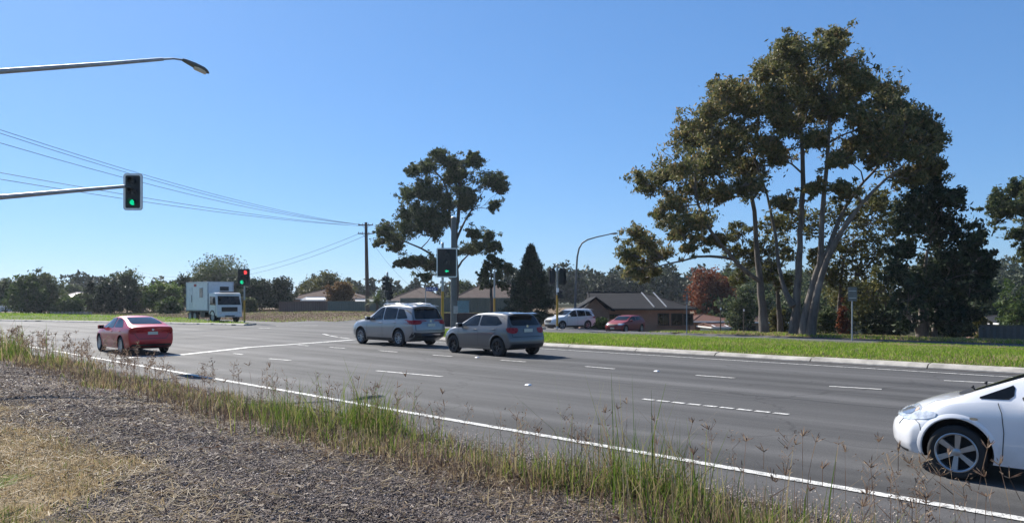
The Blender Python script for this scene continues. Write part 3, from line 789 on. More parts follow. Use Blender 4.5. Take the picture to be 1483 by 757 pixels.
def make_tree(name, label, base, trunks, clumps, leaf, mat, barkm, group=None, nsub=9, nleaf=26, seed=1, aspect=.38, droop=.3, sub=.34, flat=.8, twig=.03, limb_up=.12, cat='tree', shell=.55, twigs=True):
    """trunks: lists of (x, y, z, r) in world space; clumps: (x, y, z, rx, ry, rz)"""
    r = np.random.default_rng(seed)
    root = thing(name, label, cat, base, 0, group); B = np.array(base)
    tubes = []; nodes = []
    for tr in trunks:
        # resample and roughen
        tr = np.array(tr, float); seg = np.concatenate([[0], np.cumsum(np.linalg.norm(np.diff(tr[:, :3], axis=0), axis=1))])
        m = max(6, int(seg[-1] / .9)); q = np.linspace(0, seg[-1], m)
        pp = np.stack([np.interp(q, seg, tr[:, j]) for j in range(4)], 1)
        for _ in range(2): pp[1:-1, :3] = (pp[:-2, :3] + 2 * pp[1:-1, :3] + pp[2:, :3]) / 4
        pp[1:-1, :3] += r.normal(0, .035, (m - 2, 3)); pp[:, 3] *= r.uniform(.93, 1.07, m)
        tubes.append(([p[:3] - B for p in pp], list(pp[:, 3])))
        nodes += [tuple(p) for p in pp]
    N = np.array(nodes); C = []
    order = sorted(clumps, key=lambda c: min(np.linalg.norm(N[:, :3] - np.array(c[:3]), axis=1)))
    for c in order:
        cc = np.array(c[:3]); rad = np.array(c[3:6]); d = N[:, :3] - cc
        cost = np.linalg.norm(d, axis=1) + 1.2 * np.maximum(0, d[:, 2] + .25 * np.linalg.norm(d[:, :2], axis=1)) + 4 * (N[:, 3] < .02)
        i = int(np.argmin(cost)); a = N[i, :3]; L = np.linalg.norm(cc - a)
        r0 = min(N[i, 3] * .62, .012 * L + .035 + .012 * rad.mean()); r0 = max(r0, .02)
        k = max(3, int(L / .7)); pts = bent(a, cc - np.array([0, 0, rad[2] * .3]), k, r, limb_up)
        rr = [r0 + (r0 * .42 - r0) * j / k for j in range(k + 1)]
        tubes.append(([p - B for p in pts], rr))
        new = np.array([[*p, q] for p, q in zip(pts[1:], rr[1:])]); N = np.concatenate([N, new])
        ns = int(nsub * max(1, (rad.mean() / 1.0) ** 1.3)) if nsub < 100 else nsub
        p, sc = clump_points(cc, rad, ns, nleaf, r, sub, flat, shell)
        C.append(p)
        if twigs:
            for q in sc[::2]:
                pt = bent(pts[-1] if r.random() < .6 else pts[max(0, len(pts) - 2)], q, 3, r, .1)
                tubes.append(([v - B for v in pt], [twig, twig * .8, twig * .6, twig * .35]))
    C = np.concatenate(C)
    link('trunk', tubes_mesh('trunk', tubes, barkm, 7), root)
    link('crown', leaf_mesh('crown', C - B, leaf, mat, droop, aspect, seed + 5), root)
    return root

rt = random.Random(3)
# ---- the three tall gums: lobes read off the photo, each at its own distance
def Z1(zx, zy, Y): return P(880 + zx / 1.577, 20 + zy / 1.577, Y)
def zr(r, Y): return r / 1.577 * Y / F
gum_lobes = [(430, 85, 52), (500, 62, 48), (378, 108, 46), (540, 108, 46), (460, 140, 54), (560, 158, 48), (622, 190, 46), (650, 222, 42), (412, 60, 34), (350, 120, 30), (520, 40, 26), (590, 130, 30),
    (300, 172, 46), (258, 200, 42), (228, 243, 44), (330, 212, 46), (198, 292, 42), (290, 268, 50), (370, 190, 40), (400, 220, 40), (180, 262, 26), (270, 160, 28),
    (122, 372, 38), (172, 352, 44), (92, 398, 30), (200, 398, 40), (150, 430, 34), (232, 345, 46), (250, 300, 40),
    (62, 548, 30), (92, 522, 34), (122, 548, 28), (160, 500, 34), (200, 472, 38), (70, 584, 22), (232, 520, 26), (50, 575, 20), (140, 470, 26), (110, 590, 14), (180, 535, 18),
    (322, 352, 46), (352, 300, 42), (312, 400, 34), (420, 250, 44), (500, 215, 44), (585, 235, 42), (450, 190, 38), (540, 190, 36), (470, 285, 34), (395, 320, 30),
    (702, 242, 40), (722, 282, 40), (690, 322, 40), (742, 310, 30), (640, 292, 44), (730, 352, 34), (682, 368, 34), (612, 330, 38), (560, 300, 36), (520, 335, 32), (650, 255, 34), (740, 270, 26), (755, 345, 22), (600, 285, 34), (705, 380, 26),
    (395, 432, 28), (470, 400, 24), (540, 395, 22), (270, 420, 24)]
def gum_trunk(pts, Y, r0, r1, dy=0.0):
    out = []
    for i, (a, b) in enumerate(pts):
        f = i / (len(pts) - 1); p = Z1(a, b, Y + dy * f); out.append((p.x, p.y, p.z, r0 + (r1 - r0) * f ** .8))
    out[0] = (out[0][0], out[0][1], zg(out[0][0], out[0][1]) - .15, r0 * 1.2)
    return out
gA = [gum_trunk([(358, 730), (353, 650), (345, 600), (341, 520), (327, 420), (335, 330), (345, 230)], 51, .31, .08, 1.0),
      gum_trunk([(346, 610), (310, 583), (272, 545), (236, 500), (195, 420), (205, 330)], 51, .19, .06, -2.5),
      gum_trunk([(290, 562), (250, 552), (210, 551), (150, 571), (110, 578)], 50.5, .12, .04, -3)]
for g in gA[1:]: g[0] = (g[0][0], g[0][1], Z1(346, 610, 51).z if g is gA[1] else Z1(290, 562, 50.5).z, g[1][3] * 1.05)
gB = [gum_trunk([(426, 730), (428, 680), (436, 600), (442, 480), (446, 350), (440, 250), (432, 130)], 48, .33, .07, .8),
      gum_trunk([(424, 665), (396, 632), (386, 520), (362, 400), (318, 290)], 48.2, .19, .05, 2.5)]
gB[1][0] = (*Z1(424, 668, 48)[:], .26)
gC = [gum_trunk([(450, 731), (455, 660), (470, 620), (485, 580), (491, 480), (496, 350), (510, 240), (502, 120)], 47, .32, .07, -1),
      gum_trunk([(463, 731), (476, 630), (512, 530), (552, 470), (602, 400), (672, 350)], 46.6, .27, .06, -3),
      gum_trunk([(484, 585), (518, 500), (540, 440), (580, 390), (640, 320), (690, 270)], 46.8, .17, .05, 3)]
gC[2][0] = (*Z1(484, 590, 46.8)[:], .2)
cl = {0: [], 1: [], 2: []}
for zx, zy, r in gum_lobes:
    zy += 30 * max(0, 1 - zy / 260)                              # soft edges reach past each lobe
    k = 0 if (zx < 345 and zy > 150) and not (zx > 290 and zy < 250) else (1 if zx < 470 else 2)
    Yc = (51, 48.5, 46.5)[k]
    spread = 3.8 * math.sqrt(max(.1, 1 - ((zx - 400) / 420) ** 2))
    for rep in range(2):
        Y = Yc + rt.uniform(-spread, spread) + (rep - 1) * .9
        p = Z1(zx + rt.uniform(-6, 6) + min(rep, 1) * rt.uniform(-24, 24), zy + min(rep, 1) * rt.uniform(-20, 20), Y); q = zr(r, Y) * (1.15 if rep == 0 else 1.0)
        cl[k].append((p.x, p.y, p.z, q, q * 1.1, q * .72))
gl = ['tall gum at the left of the three, long low limb reaching left', 'tall gum in the middle, straight pale trunk with the highest crown', 'tall gum at the right of the three, twin trunks from one base and spreading limbs']
for k, g in enumerate((gA, gB, gC)):
    make_tree('gum_tree', gl[k], g[0][0][:3], g, cl[k], .27, M['leaf_gum'], M['bark_gum'], 'tall gums on the far verge', nsub=29, nleaf=34, seed=20 + k, aspect=.38, droop=.7, sub=.30, twig=.034, shell=-1)

# ---- understorey behind the gums and the dense dark tree
def lob_tree(name, label, lobes, Y, trunks, leaf, mat, barkm, group=None, depth=2.0, zf=Z1, rs=1 / 1.577, reps=2, scale=1.0, vz=.85, jit=8, **kw):
    C = []
    for zx, zy, r in lobes:
        for rep in range(reps):
            y = Y + rt.uniform(-depth, depth); p = zf(zx + rep * rt.uniform(-jit, jit), zy + rep * rt.uniform(-jit, jit) * .8, y); q = r * rs * y / F * scale * (1 if rep == 0 else .75)
            C.append((p.x, p.y, p.z, q, q, q * vz))
    T = []
    for tr, r0, r1 in trunks:
        o = []
        for i, (a, b) in enumerate(tr):
            f = i / max(1, len(tr) - 1); p = zf(a, b, Y); o.append((p.x, p.y, p.z, r0 + (r1 - r0) * f))
        T.append(o)
    b = T[0][0]; zb = zg(b[0], b[1]); T[0][0] = (b[0], b[1], min(zb, b[2]) - .1, b[3] * 1.2)
    return make_tree(name, label, (b[0], b[1], T[0][0][2]), T, C, leaf, mat, barkm, group, **kw)
lob_tree('broadleaf_tree', 'olive green tree filling the gap behind the tall gums, left of their trunks', [(300, 505, 34), (318, 560, 36), (350, 530, 36), (380, 480, 36), (420, 470, 44), (300, 600, 26), (370, 590, 34), (285, 545, 24), (410, 540, 34), (400, 620, 26)], 58, [([(395, 725), (392, 640), (370, 570)], .22, .08)], .32, M['leaf_olive'], M['bark_dark'], 'trees behind the gums', nsub=12, nleaf=26, seed=31)
lob_tree('broadleaf_tree', 'olive green tree filling the gap behind the tall gums, right of their trunks', [(470, 480, 40), (530, 452, 44), (560, 520, 46), (600, 468, 44), (620, 540, 48), (570, 585, 46), (530, 560, 40), (640, 430, 40), (590, 420, 36), (540, 640, 36), (500, 600, 40), (480, 560, 30), (650, 490, 40)], 57, [([(528, 728), (527, 640), (540, 560)], .2, .08), ([(528, 650), (580, 590), (640, 530)], .10, .04)], .32, M['leaf_olive'], M['bark_dark'], 'trees behind the gums', nsub=12, nleaf=26, seed=32)
lob_tree('broadleaf_tree', 'olive brown low tree beside the dense dark tree, right of the gum trunks', [(600, 640, 44), (640, 600, 44), (660, 660, 44), (610, 695, 36), (650, 705, 34), (580, 690, 30), (575, 640, 28)], 52, [([(640, 735), (640, 690), (630, 640)], .14, .05)], .28, M['leaf_olive'], M['bark_dark'], 'trees behind the gums', nsub=12, nleaf=26, seed=33)
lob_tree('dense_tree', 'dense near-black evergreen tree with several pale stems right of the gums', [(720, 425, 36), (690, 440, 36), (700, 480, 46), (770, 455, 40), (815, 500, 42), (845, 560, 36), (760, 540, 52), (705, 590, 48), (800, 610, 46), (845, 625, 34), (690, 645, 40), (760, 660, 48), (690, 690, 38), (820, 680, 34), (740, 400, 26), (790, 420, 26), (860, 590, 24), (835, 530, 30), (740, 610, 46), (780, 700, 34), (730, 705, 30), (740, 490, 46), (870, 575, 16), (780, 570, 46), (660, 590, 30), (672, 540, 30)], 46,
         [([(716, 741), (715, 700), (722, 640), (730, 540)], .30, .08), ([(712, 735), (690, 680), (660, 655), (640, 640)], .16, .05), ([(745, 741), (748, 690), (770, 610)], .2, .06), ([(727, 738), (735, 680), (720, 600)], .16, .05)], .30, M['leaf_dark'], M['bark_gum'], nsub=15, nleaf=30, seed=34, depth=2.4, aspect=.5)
lob_tree('broadleaf_tree', 'spreading dark green tree cut off by the right edge of the photo', [(890, 418, 32), (932, 400, 34), (900, 455, 32), (945, 440, 36), (965, 400, 34), (985, 450, 40), (935, 500, 30), (960, 530, 28), (1010, 420, 44), (1000, 500, 40), (880, 440, 20), (955, 560, 20), (1030, 470, 40)], 62, [([(1010, 735), (1008, 620), (990, 520), (975, 450)], .32, .1)], .32, M['leaf_mid'], M['bark_gum'], nsub=26, nleaf=30, seed=35, depth=2.5, shell=-1, sub=.27)
# small shrubs by the gums
def shrub(label, px, pyb, w, h, Y, mat, seed, leaf=.2, cat='shrub', name='shrub', n=7, group=None, nsub=10):
    b = P(px, pyb, Y); zb = zg(b.x, b.y); top = b.z + h * Y / F
    r = random.Random(seed); W = w * Y / F / 2; Hh = top - zb; C = []
    for k in range(n):
        a = r.uniform(0, 2 * PI); rr = r.uniform(.1, .62) * W; q = r.uniform(.34, .55)
        C.append((b.x + math.cos(a) * rr, b.y + math.sin(a) * rr * .8, zb + Hh * r.uniform(.28, .74), W * q, W * q, Hh * q * .62))
    C.append((b.x, b.y, zb + Hh * .72, W * .45, W * .45, Hh * .28)); C.append((b.x, b.y, zb + Hh * .3, W * .8, W * .7, Hh * .3))
    tr = [[(b.x, b.y, zb - .1, .05 + Hh * .012), (b.x + .05, b.y, zb + Hh * .35, .04 + Hh * .008), (b.x, b.y, zb + Hh * .7, .02 + Hh * .004)]]
    return make_tree(name, label, (b.x, b.y, zb - .1), tr, C, leaf, mat, M['bark_dark'], group, nsub=nsub, nleaf=30, seed=seed, aspect=.5, droop=.15, cat=cat, twigs=Hh > 4)
shrub('grey green rounded shrub just right of the gum trunks', 1196, 484, 42, 40, 50, M['leaf_mid'], 41)
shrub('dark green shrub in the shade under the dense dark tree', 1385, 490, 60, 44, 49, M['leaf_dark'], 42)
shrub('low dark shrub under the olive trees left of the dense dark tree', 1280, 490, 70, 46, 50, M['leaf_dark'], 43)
shrub('small reddish shrub behind the sign post under the trees', 1221, 478, 20, 46, 56, M['leaf_red'], 44)
shrub('green bush behind the grey fence at the right edge', 1470, 462, 70, 62, 70, M['leaf_green'], 45, .3)
shrub('olive bush between the dense dark tree and the grey fence', 1418, 486, 34, 30, 56, M['leaf_olive'], 46)
shrub('mid green tree far behind the grey fence', 1432, 470, 60, 70, 95, M['leaf_mid'], 47, .4, 'tree', 'broadleaf_tree')
shrub('dark green clump filling the gap below the gums left of their trunks', 1072, 470, 60, 60, 76, M['leaf_mid'], 48, .3)
shrub('olive bush between the two gum trunk groups', 1126, 482, 34, 36, 60, M['leaf_olive'], 49, .25)
# autumn trees
shrub('round russet autumn tree behind the brick house', 1036, 470, 66, 80, 110, M['leaf_red'], 51, .42, 'tree', 'autumn_tree', 12, nsub=14)
shrub('dark green tree right of the russet tree, behind the red roofs', 1078, 470, 54, 66, 118, M['leaf_mid'], 52, .42, 'tree', 'broadleaf_tree', 9)

# ---- the mid-distance gum and its small neighbour
def Z2(zx, zy, Y): return P(520 + zx / 2.704, 200 + zy / 2.704, Y)
lob_tree('gum_tree', 'tall open gum behind the big target board signal', [(330, 82, 38), (272, 108, 38), (222, 130, 30), (382, 112, 36), (442, 90, 30), (400, 150, 42), (500, 168, 38), (545, 172, 30), (350, 160, 42), (192, 222, 30), (242, 222, 36), (300, 222, 44), (178, 292, 28), (230, 280, 44), (290, 300, 46), (340, 262, 42), (420, 208, 40), (412, 262, 36), (442, 232, 28), (532, 260, 24), (555, 195, 20), (84, 366, 28), (130, 388, 40), (180, 360, 40), (232, 350, 42), (282, 360, 38), (72, 412, 18), (150, 428, 20), (190, 492, 32), (240, 480, 34), (290, 500, 30), (268, 545, 18), (330, 330, 40), (452, 378, 26), (510, 388, 28), (425, 432, 28), (462, 430, 34), (520, 430, 28), (155, 488, 14), (250, 190, 26), (310, 60, 20), (445, 75, 18)], 85,
         [([(378, 690), (378, 560), (374, 450), (378, 380), (390, 300), (400, 200), (385, 120)], .42, .08), ([(376, 400), (350, 300), (352, 220), (330, 150), (290, 120)], .2, .06), ([(374, 560), (340, 540), (290, 450), (220, 420), (140, 390)], .2, .06), ([(380, 400), (400, 350), (440, 280), (480, 220)], .16, .05), ([(378, 520), (410, 470), (450, 430)], .14, .05)],
         .30, M['leaf_mid'], M['bark_dark'], nsub=26, nleaf=34, seed=61, zf=Z2, rs=1 / 2.704, depth=2.6, droop=.6, aspect=.4, scale=1.14, sub=.32, vz=.9, reps=3, jit=13, shell=-1)
lob_tree('gum_tree', 'small dark leaning gum left of the pointed conifer', [(500, 500, 26), (540, 490, 30), (580, 508, 24), (485, 540, 24), (540, 535, 32), (500, 575, 22), (560, 575, 20), (590, 520, 14), (520, 470, 18)], 82, [([(522, 665), (518, 600), (512, 560), (520, 520)], .2, .06), ([(518, 590), (545, 550)], .1, .04)], .30, M['leaf_mid'], M['bark_dark'], nsub=30, nleaf=34, seed=62, zf=Z2, rs=1 / 2.704, depth=1.6, reps=2, jit=8, shell=-1, sub=.27, vz=.9)
# conifer
def conifer(label, px, pyb, pyt, w, Y, mat, seed):
    b = P(px, pyb, Y); zb = zg(b.x, b.y); zt_ = P(px, pyt, Y).z; H = zt_ - zb; W = w * Y / F / 2; r = np.random.default_rng(seed)
    root = thing('conifer_tree', label, 'tree', (b.x, b.y, zb)); tubes = [([(0, 0, -.1), (0, 0, H * .5), (.05, 0, H)], [.2, .1, .015])]; C = []
    for k in range(300):
        f = r.uniform(.03, 1) ** .85; h = H * f; rr = W * (1 - f) ** .9 * r.uniform(.7, 1.12) + .1; a = r.uniform(0, 2 * PI)
        e = np.array([math.cos(a) * rr, math.sin(a) * rr, h - .1 * rr + .12])
        tubes.append(([(0, 0, h), e * .5 + np.array([0, 0, h * .5 + .05]), e], [.03, .02, .008]))
        m = int(30 + 40 * rr); u = r.uniform(.25, 1.05, m)[:, None]
        C.append(np.array([0, 0, h]) * (1 - u) + e * u + r.normal(0, .16, (m, 3)) * (1.2 - .5 * u))
    link('trunk', tubes_mesh('trunk', tubes, M['bark_dark'], 5), root); link('crown', leaf_mesh('crown', np.concatenate(C), .28, mat, -.2, .3, seed), root)
    return root
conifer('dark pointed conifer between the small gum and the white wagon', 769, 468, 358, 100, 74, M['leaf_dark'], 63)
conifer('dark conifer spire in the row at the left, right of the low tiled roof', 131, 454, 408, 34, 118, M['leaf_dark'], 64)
# spiky palm-like clump by the signals
def palm(label, px, pyb, h, w, Y, seed, stem=.3):
    b = P(px, pyb, Y); zb = zg(b.x, b.y); H = b.z + h * Y / F - zb; W = w * Y / F / 2; r = random.Random(seed)
    root = thing('palm_tree', label, 'palm', (b.x, b.y, zb)); hs = H * stem
    mb = MB(); mb.tube([(0, 0, -.1), (.05, 0, hs * .5), (0, 0, hs)], [.2, .17, .13], 9); mb.obj('trunk', M['bark_dark'], root, smooth=1)
    mb = MB()
    for k in range(36):
        a = r.uniform(0, 2 * PI); e = r.uniform(-.2, 1.35); L = W * r.uniform(.8, 1.2); prev = Vector((0, 0, hs)); d = Vector((math.cos(a) * math.cos(e), math.sin(a) * math.cos(e), math.sin(e)))
        for i in range(6):
            nx = prev + d * L / 6; d = (d + Vector((0, 0, -.16))).normalized(); s = Vector((-math.sin(a), math.cos(a), 0))
            for sg in (-1, 1):
                for q in range(3):
                    c = prev.lerp(nx, q / 3); t = c + s * sg * L * .20 * (1 - i / 7) + d * L * .12 - Vector((0, 0, L * .06)); mb.add([c, c + d * L * .035, t], [(0, 1, 2)])
            prev = nx
    mb.obj('crown', M['leaf_green'], root); return root
palm('spiky green palm beside the timber power pole', 546, 446, 42, 40, 92, 65)
# ---- row of trees behind the left verge
lt = [('pale green tree cut off by the left edge of the photo', 8, 456, 40, 52, 125, 'leaf_mid', 'broadleaf_tree'),
      ('large rounded green tree at the left end of the row', 38, 457, 50, 62, 108, 'leaf_green', 'broadleaf_tree'),
      ('large rounded green tree with twin crowns next to the left end of the row', 60, 457, 52, 66, 111, 'leaf_mid', 'broadleaf_tree'),
      ('low green shrub below the low tiled roof at the left', 96, 456, 44, 26, 108, 'leaf_green', 'shrub'),
      ('low dark shrub right of the low shrub by the tiled roof', 118, 455, 26, 30, 112, 'leaf_mid', 'shrub'),
      ('wide dark green tree left of the bright bush', 160, 456, 46, 54, 112, 'leaf_dark', 'broadleaf_tree'),
      ('tall dark green tree with a feathery top, in front of the distant power pole', 184, 457, 46, 65, 116, 'leaf_mid', 'broadleaf_tree'),
      ('bright yellow green round bush in the row', 232, 455, 48, 46, 116, 'leaf_bright', 'shrub'),
      ('mid green bush at the foot of the bright round bush', 246, 457, 34, 26, 106, 'leaf_green', 'shrub'),
      ('dark tree directly behind the rear of the truck', 266, 456, 32, 58, 126, 'leaf_dark', 'broadleaf_tree'),
      ('tall pale spreading tree rising behind the truck', 312, 456, 96, 80, 135, 'leaf_mid', 'broadleaf_tree'),
      ('round dark tree right of the red lit signal', 376, 452, 50, 46, 112, 'leaf_dark', 'broadleaf_tree'),
      ('rounded dark tree next to the brown fence', 404, 452, 38, 48, 116, 'leaf_dark', 'broadleaf_tree'),
      ('thin tree top far behind the row, above the low tiled roof', 106, 450, 34, 40, 170, 'leaf_mid', 'broadleaf_tree'),
      ('thin pale autumn tree over the roofs, behind the brown bush', 477, 446, 68, 52, 140, 'leaf_olive', 'broadleaf_tree'),
      ('brown leaved bush in front of the low roof left of the power pole', 494, 446, 40, 38, 108, 'leaf_brown', 'shrub'),
      ('green tree behind the grey roof right of the target board signal', 672, 446, 46, 40, 140, 'leaf_mid', 'broadleaf_tree'),
      ('plain green tree between the wide dark tree and the bright round bush', 208, 455, 40, 42, 122, 'leaf_mid', 'broadleaf_tree'),
      ('low dark green tree behind the bright round bush', 250, 454, 44, 48, 132, 'leaf_dark', 'broadleaf_tree'),
      ('dark green tree directly behind the cab of the truck', 340, 454, 50, 52, 124, 'leaf_dark', 'broadleaf_tree'),
      ('small green tree filling the gap right of the twin crowned tree', 84, 455, 30, 36, 126, 'leaf_green', 'broadleaf_tree'),
      ('small green tree beside the service line, left of the target board signal', 588, 446, 30, 24, 128, 'leaf_mid', 'broadleaf_tree'),
      ('dark shrub between the dry bank and the brown fence', 360, 454, 30, 22, 106, 'leaf_mid', 'shrub')]
for i, (lab, px, pyb, w, h, Y, m, nm) in enumerate(lt):
    shrub(lab, px, pyb, w * 1.22, h, Y, M[m], 70 + i, .38, 'tree' if nm != 'shrub' else 'shrub', nm, 11, 'row of trees behind the left verge', 13)
shrub('clipped green hedge between the white wagon and the dark red hatchback', 870, 479, 36, 20, 69, M['leaf_green'], 95, .16, 'hedge', 'hedge', 12)

# ---- far-off wood on the hills: one mass
def far_wood(name, n, xr, yr, hr, seed, mat, leaf):
    r = np.random.default_rng(seed); C = []
    for k in range(n):
        Y = r.uniform(*yr); px = r.uniform(*xr); x = (px - CX) * Y / F; h = r.uniform(*hr); w = h * r.uniform(.32, .5); z = zg(x, Y)
        for q in range(r.integers(4, 8)):
            a = r.uniform(0, 2 * PI); d = r.uniform(0, .6) * w; c = (x + math.cos(a) * d, Y + math.sin(a) * d, z + h * r.uniform(.3, .88)); p, _ = clump_points(c, (w * .55, w * .55, h * .2), 8, 13, r, .32); C.append(p)
    return tag(link(name, leaf_mesh(name, np.concatenate(C), leaf, mat, .1, .55, seed)), kind='stuff')
far_wood('distant_wood', 520, (730, 1180), (200, 430), (6.5, 13), 101, M['leaf_blue'], 1.05)
far_wood('distant_wood', 150, (1330, 1520), (140, 330), (7, 13), 102, M['leaf_blue'], .9)
far_wood('distant_treeline', 260, (-60, 780), (200, 420), (4.5, 9.5), 103, M['leaf_blue'], 1.0)
far_wood('wooded_valley', 190, (1040, 1440), (105, 200), (5, 9), 104, M['leaf_mid'], .7)

# ================================================================== CARS
def smooth_profile(pts, xs, w=.10):
    px = [p[0] for p in pts]; pz = [p[1] for p in pts]; acc = 0
    for o, k in ((-1, .25), (-.5, .5), (0, 1), (.5, .5), (1, .25)): acc = acc + k * np.interp(xs + o * w, px, pz)
    return acc / 2.5
def car_body(sp, mats):
    L, W, H = sp['L'], sp['W'] / 2, sp['H']
    n = 57; xs = np.linspace(-L / 2, L / 2, n)
    top = smooth_profile(sp['top'], xs); belt = smooth_profile(sp['belt'], xs)
    bot = np.interp(xs, [-L / 2, -L / 2 + .5, L / 2 - .6, L / 2], [sp.get('rb', .30), .20, .19, sp.get('fb', .20)])
    fp, rp = sp['front'], sp['rear']        # lists of (z, setback)
    def dF(y, z): return -np.interp(z, [p[0] for p in fp], [p[1] for p in fp]) - sp.get('fplan', .34) * (abs(y) / W) ** 2.6
    def dR(y, z): return np.interp(z, [p[0] for p in rp], [p[1] for p in rp]) + sp.get('rplan', .16) * (abs(y) / W) ** 2.8
    def plan(x):
        u = x / (L / 2); return W * (1 - (.10 if u > 0 else .07) * abs(u) ** 3.5)
    secs = []
    for x, zt_, zb0, z0 in zip(xs, top, belt, bot):
        w = plan(x); g = min(1, max(0, (zt_ - zb0 - .05) / .40)); g = g * g * (3 - 2 * g)
        crown = .035 + .02 * g; ze = zt_ - crown
        zb = min(zb0, ze - .03); wr = w * (.90 * (1 - g) + sp.get('roofw', .70) * g)
        lo = z0; h = zb - lo
        side = [(.94, lo + .015), (.965, lo + .10), (.985, lo + .30 * h), (1.0, lo + .55 * h), (1.0, lo + .76 * h), (.985, lo + .90 * h), (.955, zb)]
        sec = [(0, lo), (.35 * w, lo), (.65 * w, lo), (.86 * w, lo)] + [(a * w, z) for a, z in side]
        y0 = .955 * w
        for f in (.06, .33, .66, .93, 1.0):
            bul = .022 * math.sin(PI * f) * g
            sec.append((y0 + (wr - y0) * f + bul, zb + (ze - zb) * (f if f < 1 else 1)))
        sec += [(.93 * wr, ze + .42 * crown), (.62 * wr, ze + .80 * crown), (.3 * wr, ze + .96 * crown), (0, zt_)]
        secs.append(sec)
    m = len(secs[0]); nb = 4; side0, side1 = 4, m - 5       # first / last side rows
    half = L / 2
    def wgt(x):
        a = min(1, max(0, (x - (half - sp.get('fwl', .75))) / sp.get('fwl', .75))); b = min(1, max(0, (-x - (half - sp.get('rwl', .8))) / sp.get('rwl', .8)))
        return a * a * (3 - 2 * a) if False else a ** 1.6, b ** 1.6
    V = []; idx = {}
    def put(x, y, z):
        a, b = wgt(x); V.append((x + a * dF(y, z) + b * dR(y, z), y, z)); return len(V) - 1
    ringN = 2 * m - 2
    rings = []
    for x, sec in zip(xs, secs):
        r = [put(x, y, z) for y, z in sec] + [put(x, -y, z) for y, z in sec[-2:0:-1]]
        rings.append(r)
    faces = []
    for i in range(n - 1):
        for k in range(ringN):
            k2 = (k + 1) % ringN; faces.append((rings[i][k], rings[i + 1][k], rings[i + 1][k2], rings[i][k2]))
    # end caps as grids so that their shape follows the nose / tail profile
    for ring, x, sec, flip in ((rings[0], xs[0], secs[0], False), (rings[-1], xs[-1], secs[-1], True)):
        bfr = [p[0] / sec[4][0] for p in sec[:4]]; tfr = [sec[m - 1 - k][0] / sec[side1][0] for k in range(4)]
        rows = []
        bottom = [ring[k] for k in range(side0, 0, -1)] + [ring[0]] + [ring[ringN - k] for k in range(1, side0 + 1)]
        rows.append(bottom)
        for j in range(side0 + 1, side1):
            f = (j - side0) / (side1 - side0); y, z = sec[j]; row = [ring[j]]
            fr = [bfr[k] * (1 - f) + tfr[k] * f for k in range(4)]
            row += [put(x, y * fr[k], z) for k in (3, 2, 1)] + [put(x, 0, z)] + [put(x, -y * fr[k], z) for k in (1, 2, 3)] + [ring[ringN - j]]
            rows.append(row)
        topr = [ring[k] for k in range(side1, m)] + [ring[ringN - k] for k in range(m - 2, side1 - 1, -1)]
        rows.append(topr)
        for a, b in zip(rows[:-1], rows[1:]):
            for k in range(len(a) - 1):
                q = (a[k], a[k + 1], b[k + 1], b[k]); faces.append(q)
    me = bpy.data.meshes.new('body'); me.from_pydata(V, [], faces)
    bm = bmesh.new(); bm.from_mesh(me); bmesh.ops.recalc_face_normals(bm, faces=bm.faces)
    cl = bm.edges.layers.float.new('crease_edge'); bm.verts.ensure_lookup_table(); bm.edges.ensure_lookup_table()
    def crease(k, v, lo=0, hi=n):
        for i in range(max(0, lo), min(n - 1, hi)):
            for kk in (k, ringN - k):
                e = bm.edges.get((bm.verts[rings[i][kk]], bm.verts[rings[i + 1][kk]]))
                if e: e[cl] = v
    crease(side0, .7); crease(side0 + 6, .55); crease(side0 + 4, .25); crease(side1, .35)
    for f in bm.faces: f.smooth = True
    bm.to_mesh(me); bm.free()
    for mt in mats: me.materials.append(mt)
    # smooth, then cut the wheel openings
    cut = MB(); cut.m = 1; R = sp['r'] + sp.get('gap', .055)
    for ax in (sp['fa'], sp['ra']):
        for sg in (-1, 1):
            y0, y1 = sg * (W - .30), sg * (W + .3)
            cut.tube([(ax, min(y0, y1), sp['r'] + .015), (ax, max(y0, y1), sp['r'] + .015)], R, 40)
    cm = cut.mesh('arch', mats); co = bpy.data.objects.new('arch', cm); col.objects.link(co)
    bo = bpy.data.objects.new('body', me); col.objects.link(bo)
    s = bo.modifiers.new('s', 'SUBSURF'); s.levels = 1; s.render_levels = 1
    b = bo.modifiers.new('b', 'BOOLEAN'); b.operation = 'DIFFERENCE'; b.object = co; b.solver = 'EXACT'
    bpy.context.view_layer.update(); dg = bpy.context.evaluated_depsgraph_get()
    out = bpy.data.meshes.new_from_object(bo.evaluated_get(dg)); out.name = 'body'
    bm = bmesh.new(); bm.from_mesh(out)
    for f in bm.faces: f.smooth = f.material_index == 0
    for e in bm.edges:
        if len(e.link_faces) == 2 and (e.calc_face_angle(0) > .75 or e.link_faces[0].material_index != e.link_faces[1].material_index): e.smooth = False
    bm.to_mesh(out)
    s.levels = s.render_levels = 1
    bo.modifiers.remove(b); bpy.context.view_layer.update(); dg = bpy.context.evaluated_depsgraph_get()
    full = bpy.data.meshes.new_from_object(bo.evaluated_get(dg)); bf = bmesh.new(); bf.from_mesh(full)
    bvh = BVHTree.FromBMesh(bf); bf.free(); bm.free()
    bpy.data.objects.remove(bo); bpy.data.objects.remove(co)
    return out, bvh
AX = {'left': (Vector((0, 3, 0)), Vector((0, -1, 0)), lambda a, b: Vector((a, 0, b))),
      'right': (Vector((0, -3, 0)), Vector((0, 1, 0)), lambda a, b: Vector((a, 0, b))),
      'rear': (Vector((-5, 0, 0)), Vector((1, 0, 0)), lambda a, b: Vector((0, a, b))),
      'front': (Vector((5, 0, 0)), Vector((-1, 0, 0)), lambda a, b: Vector((0, a, b))),
      'top': (Vector((0, 0, 4)), Vector((0, 0, -1)), lambda a, b: Vector((a, b, 0)))}
q_ = 1 / math.sqrt(2)
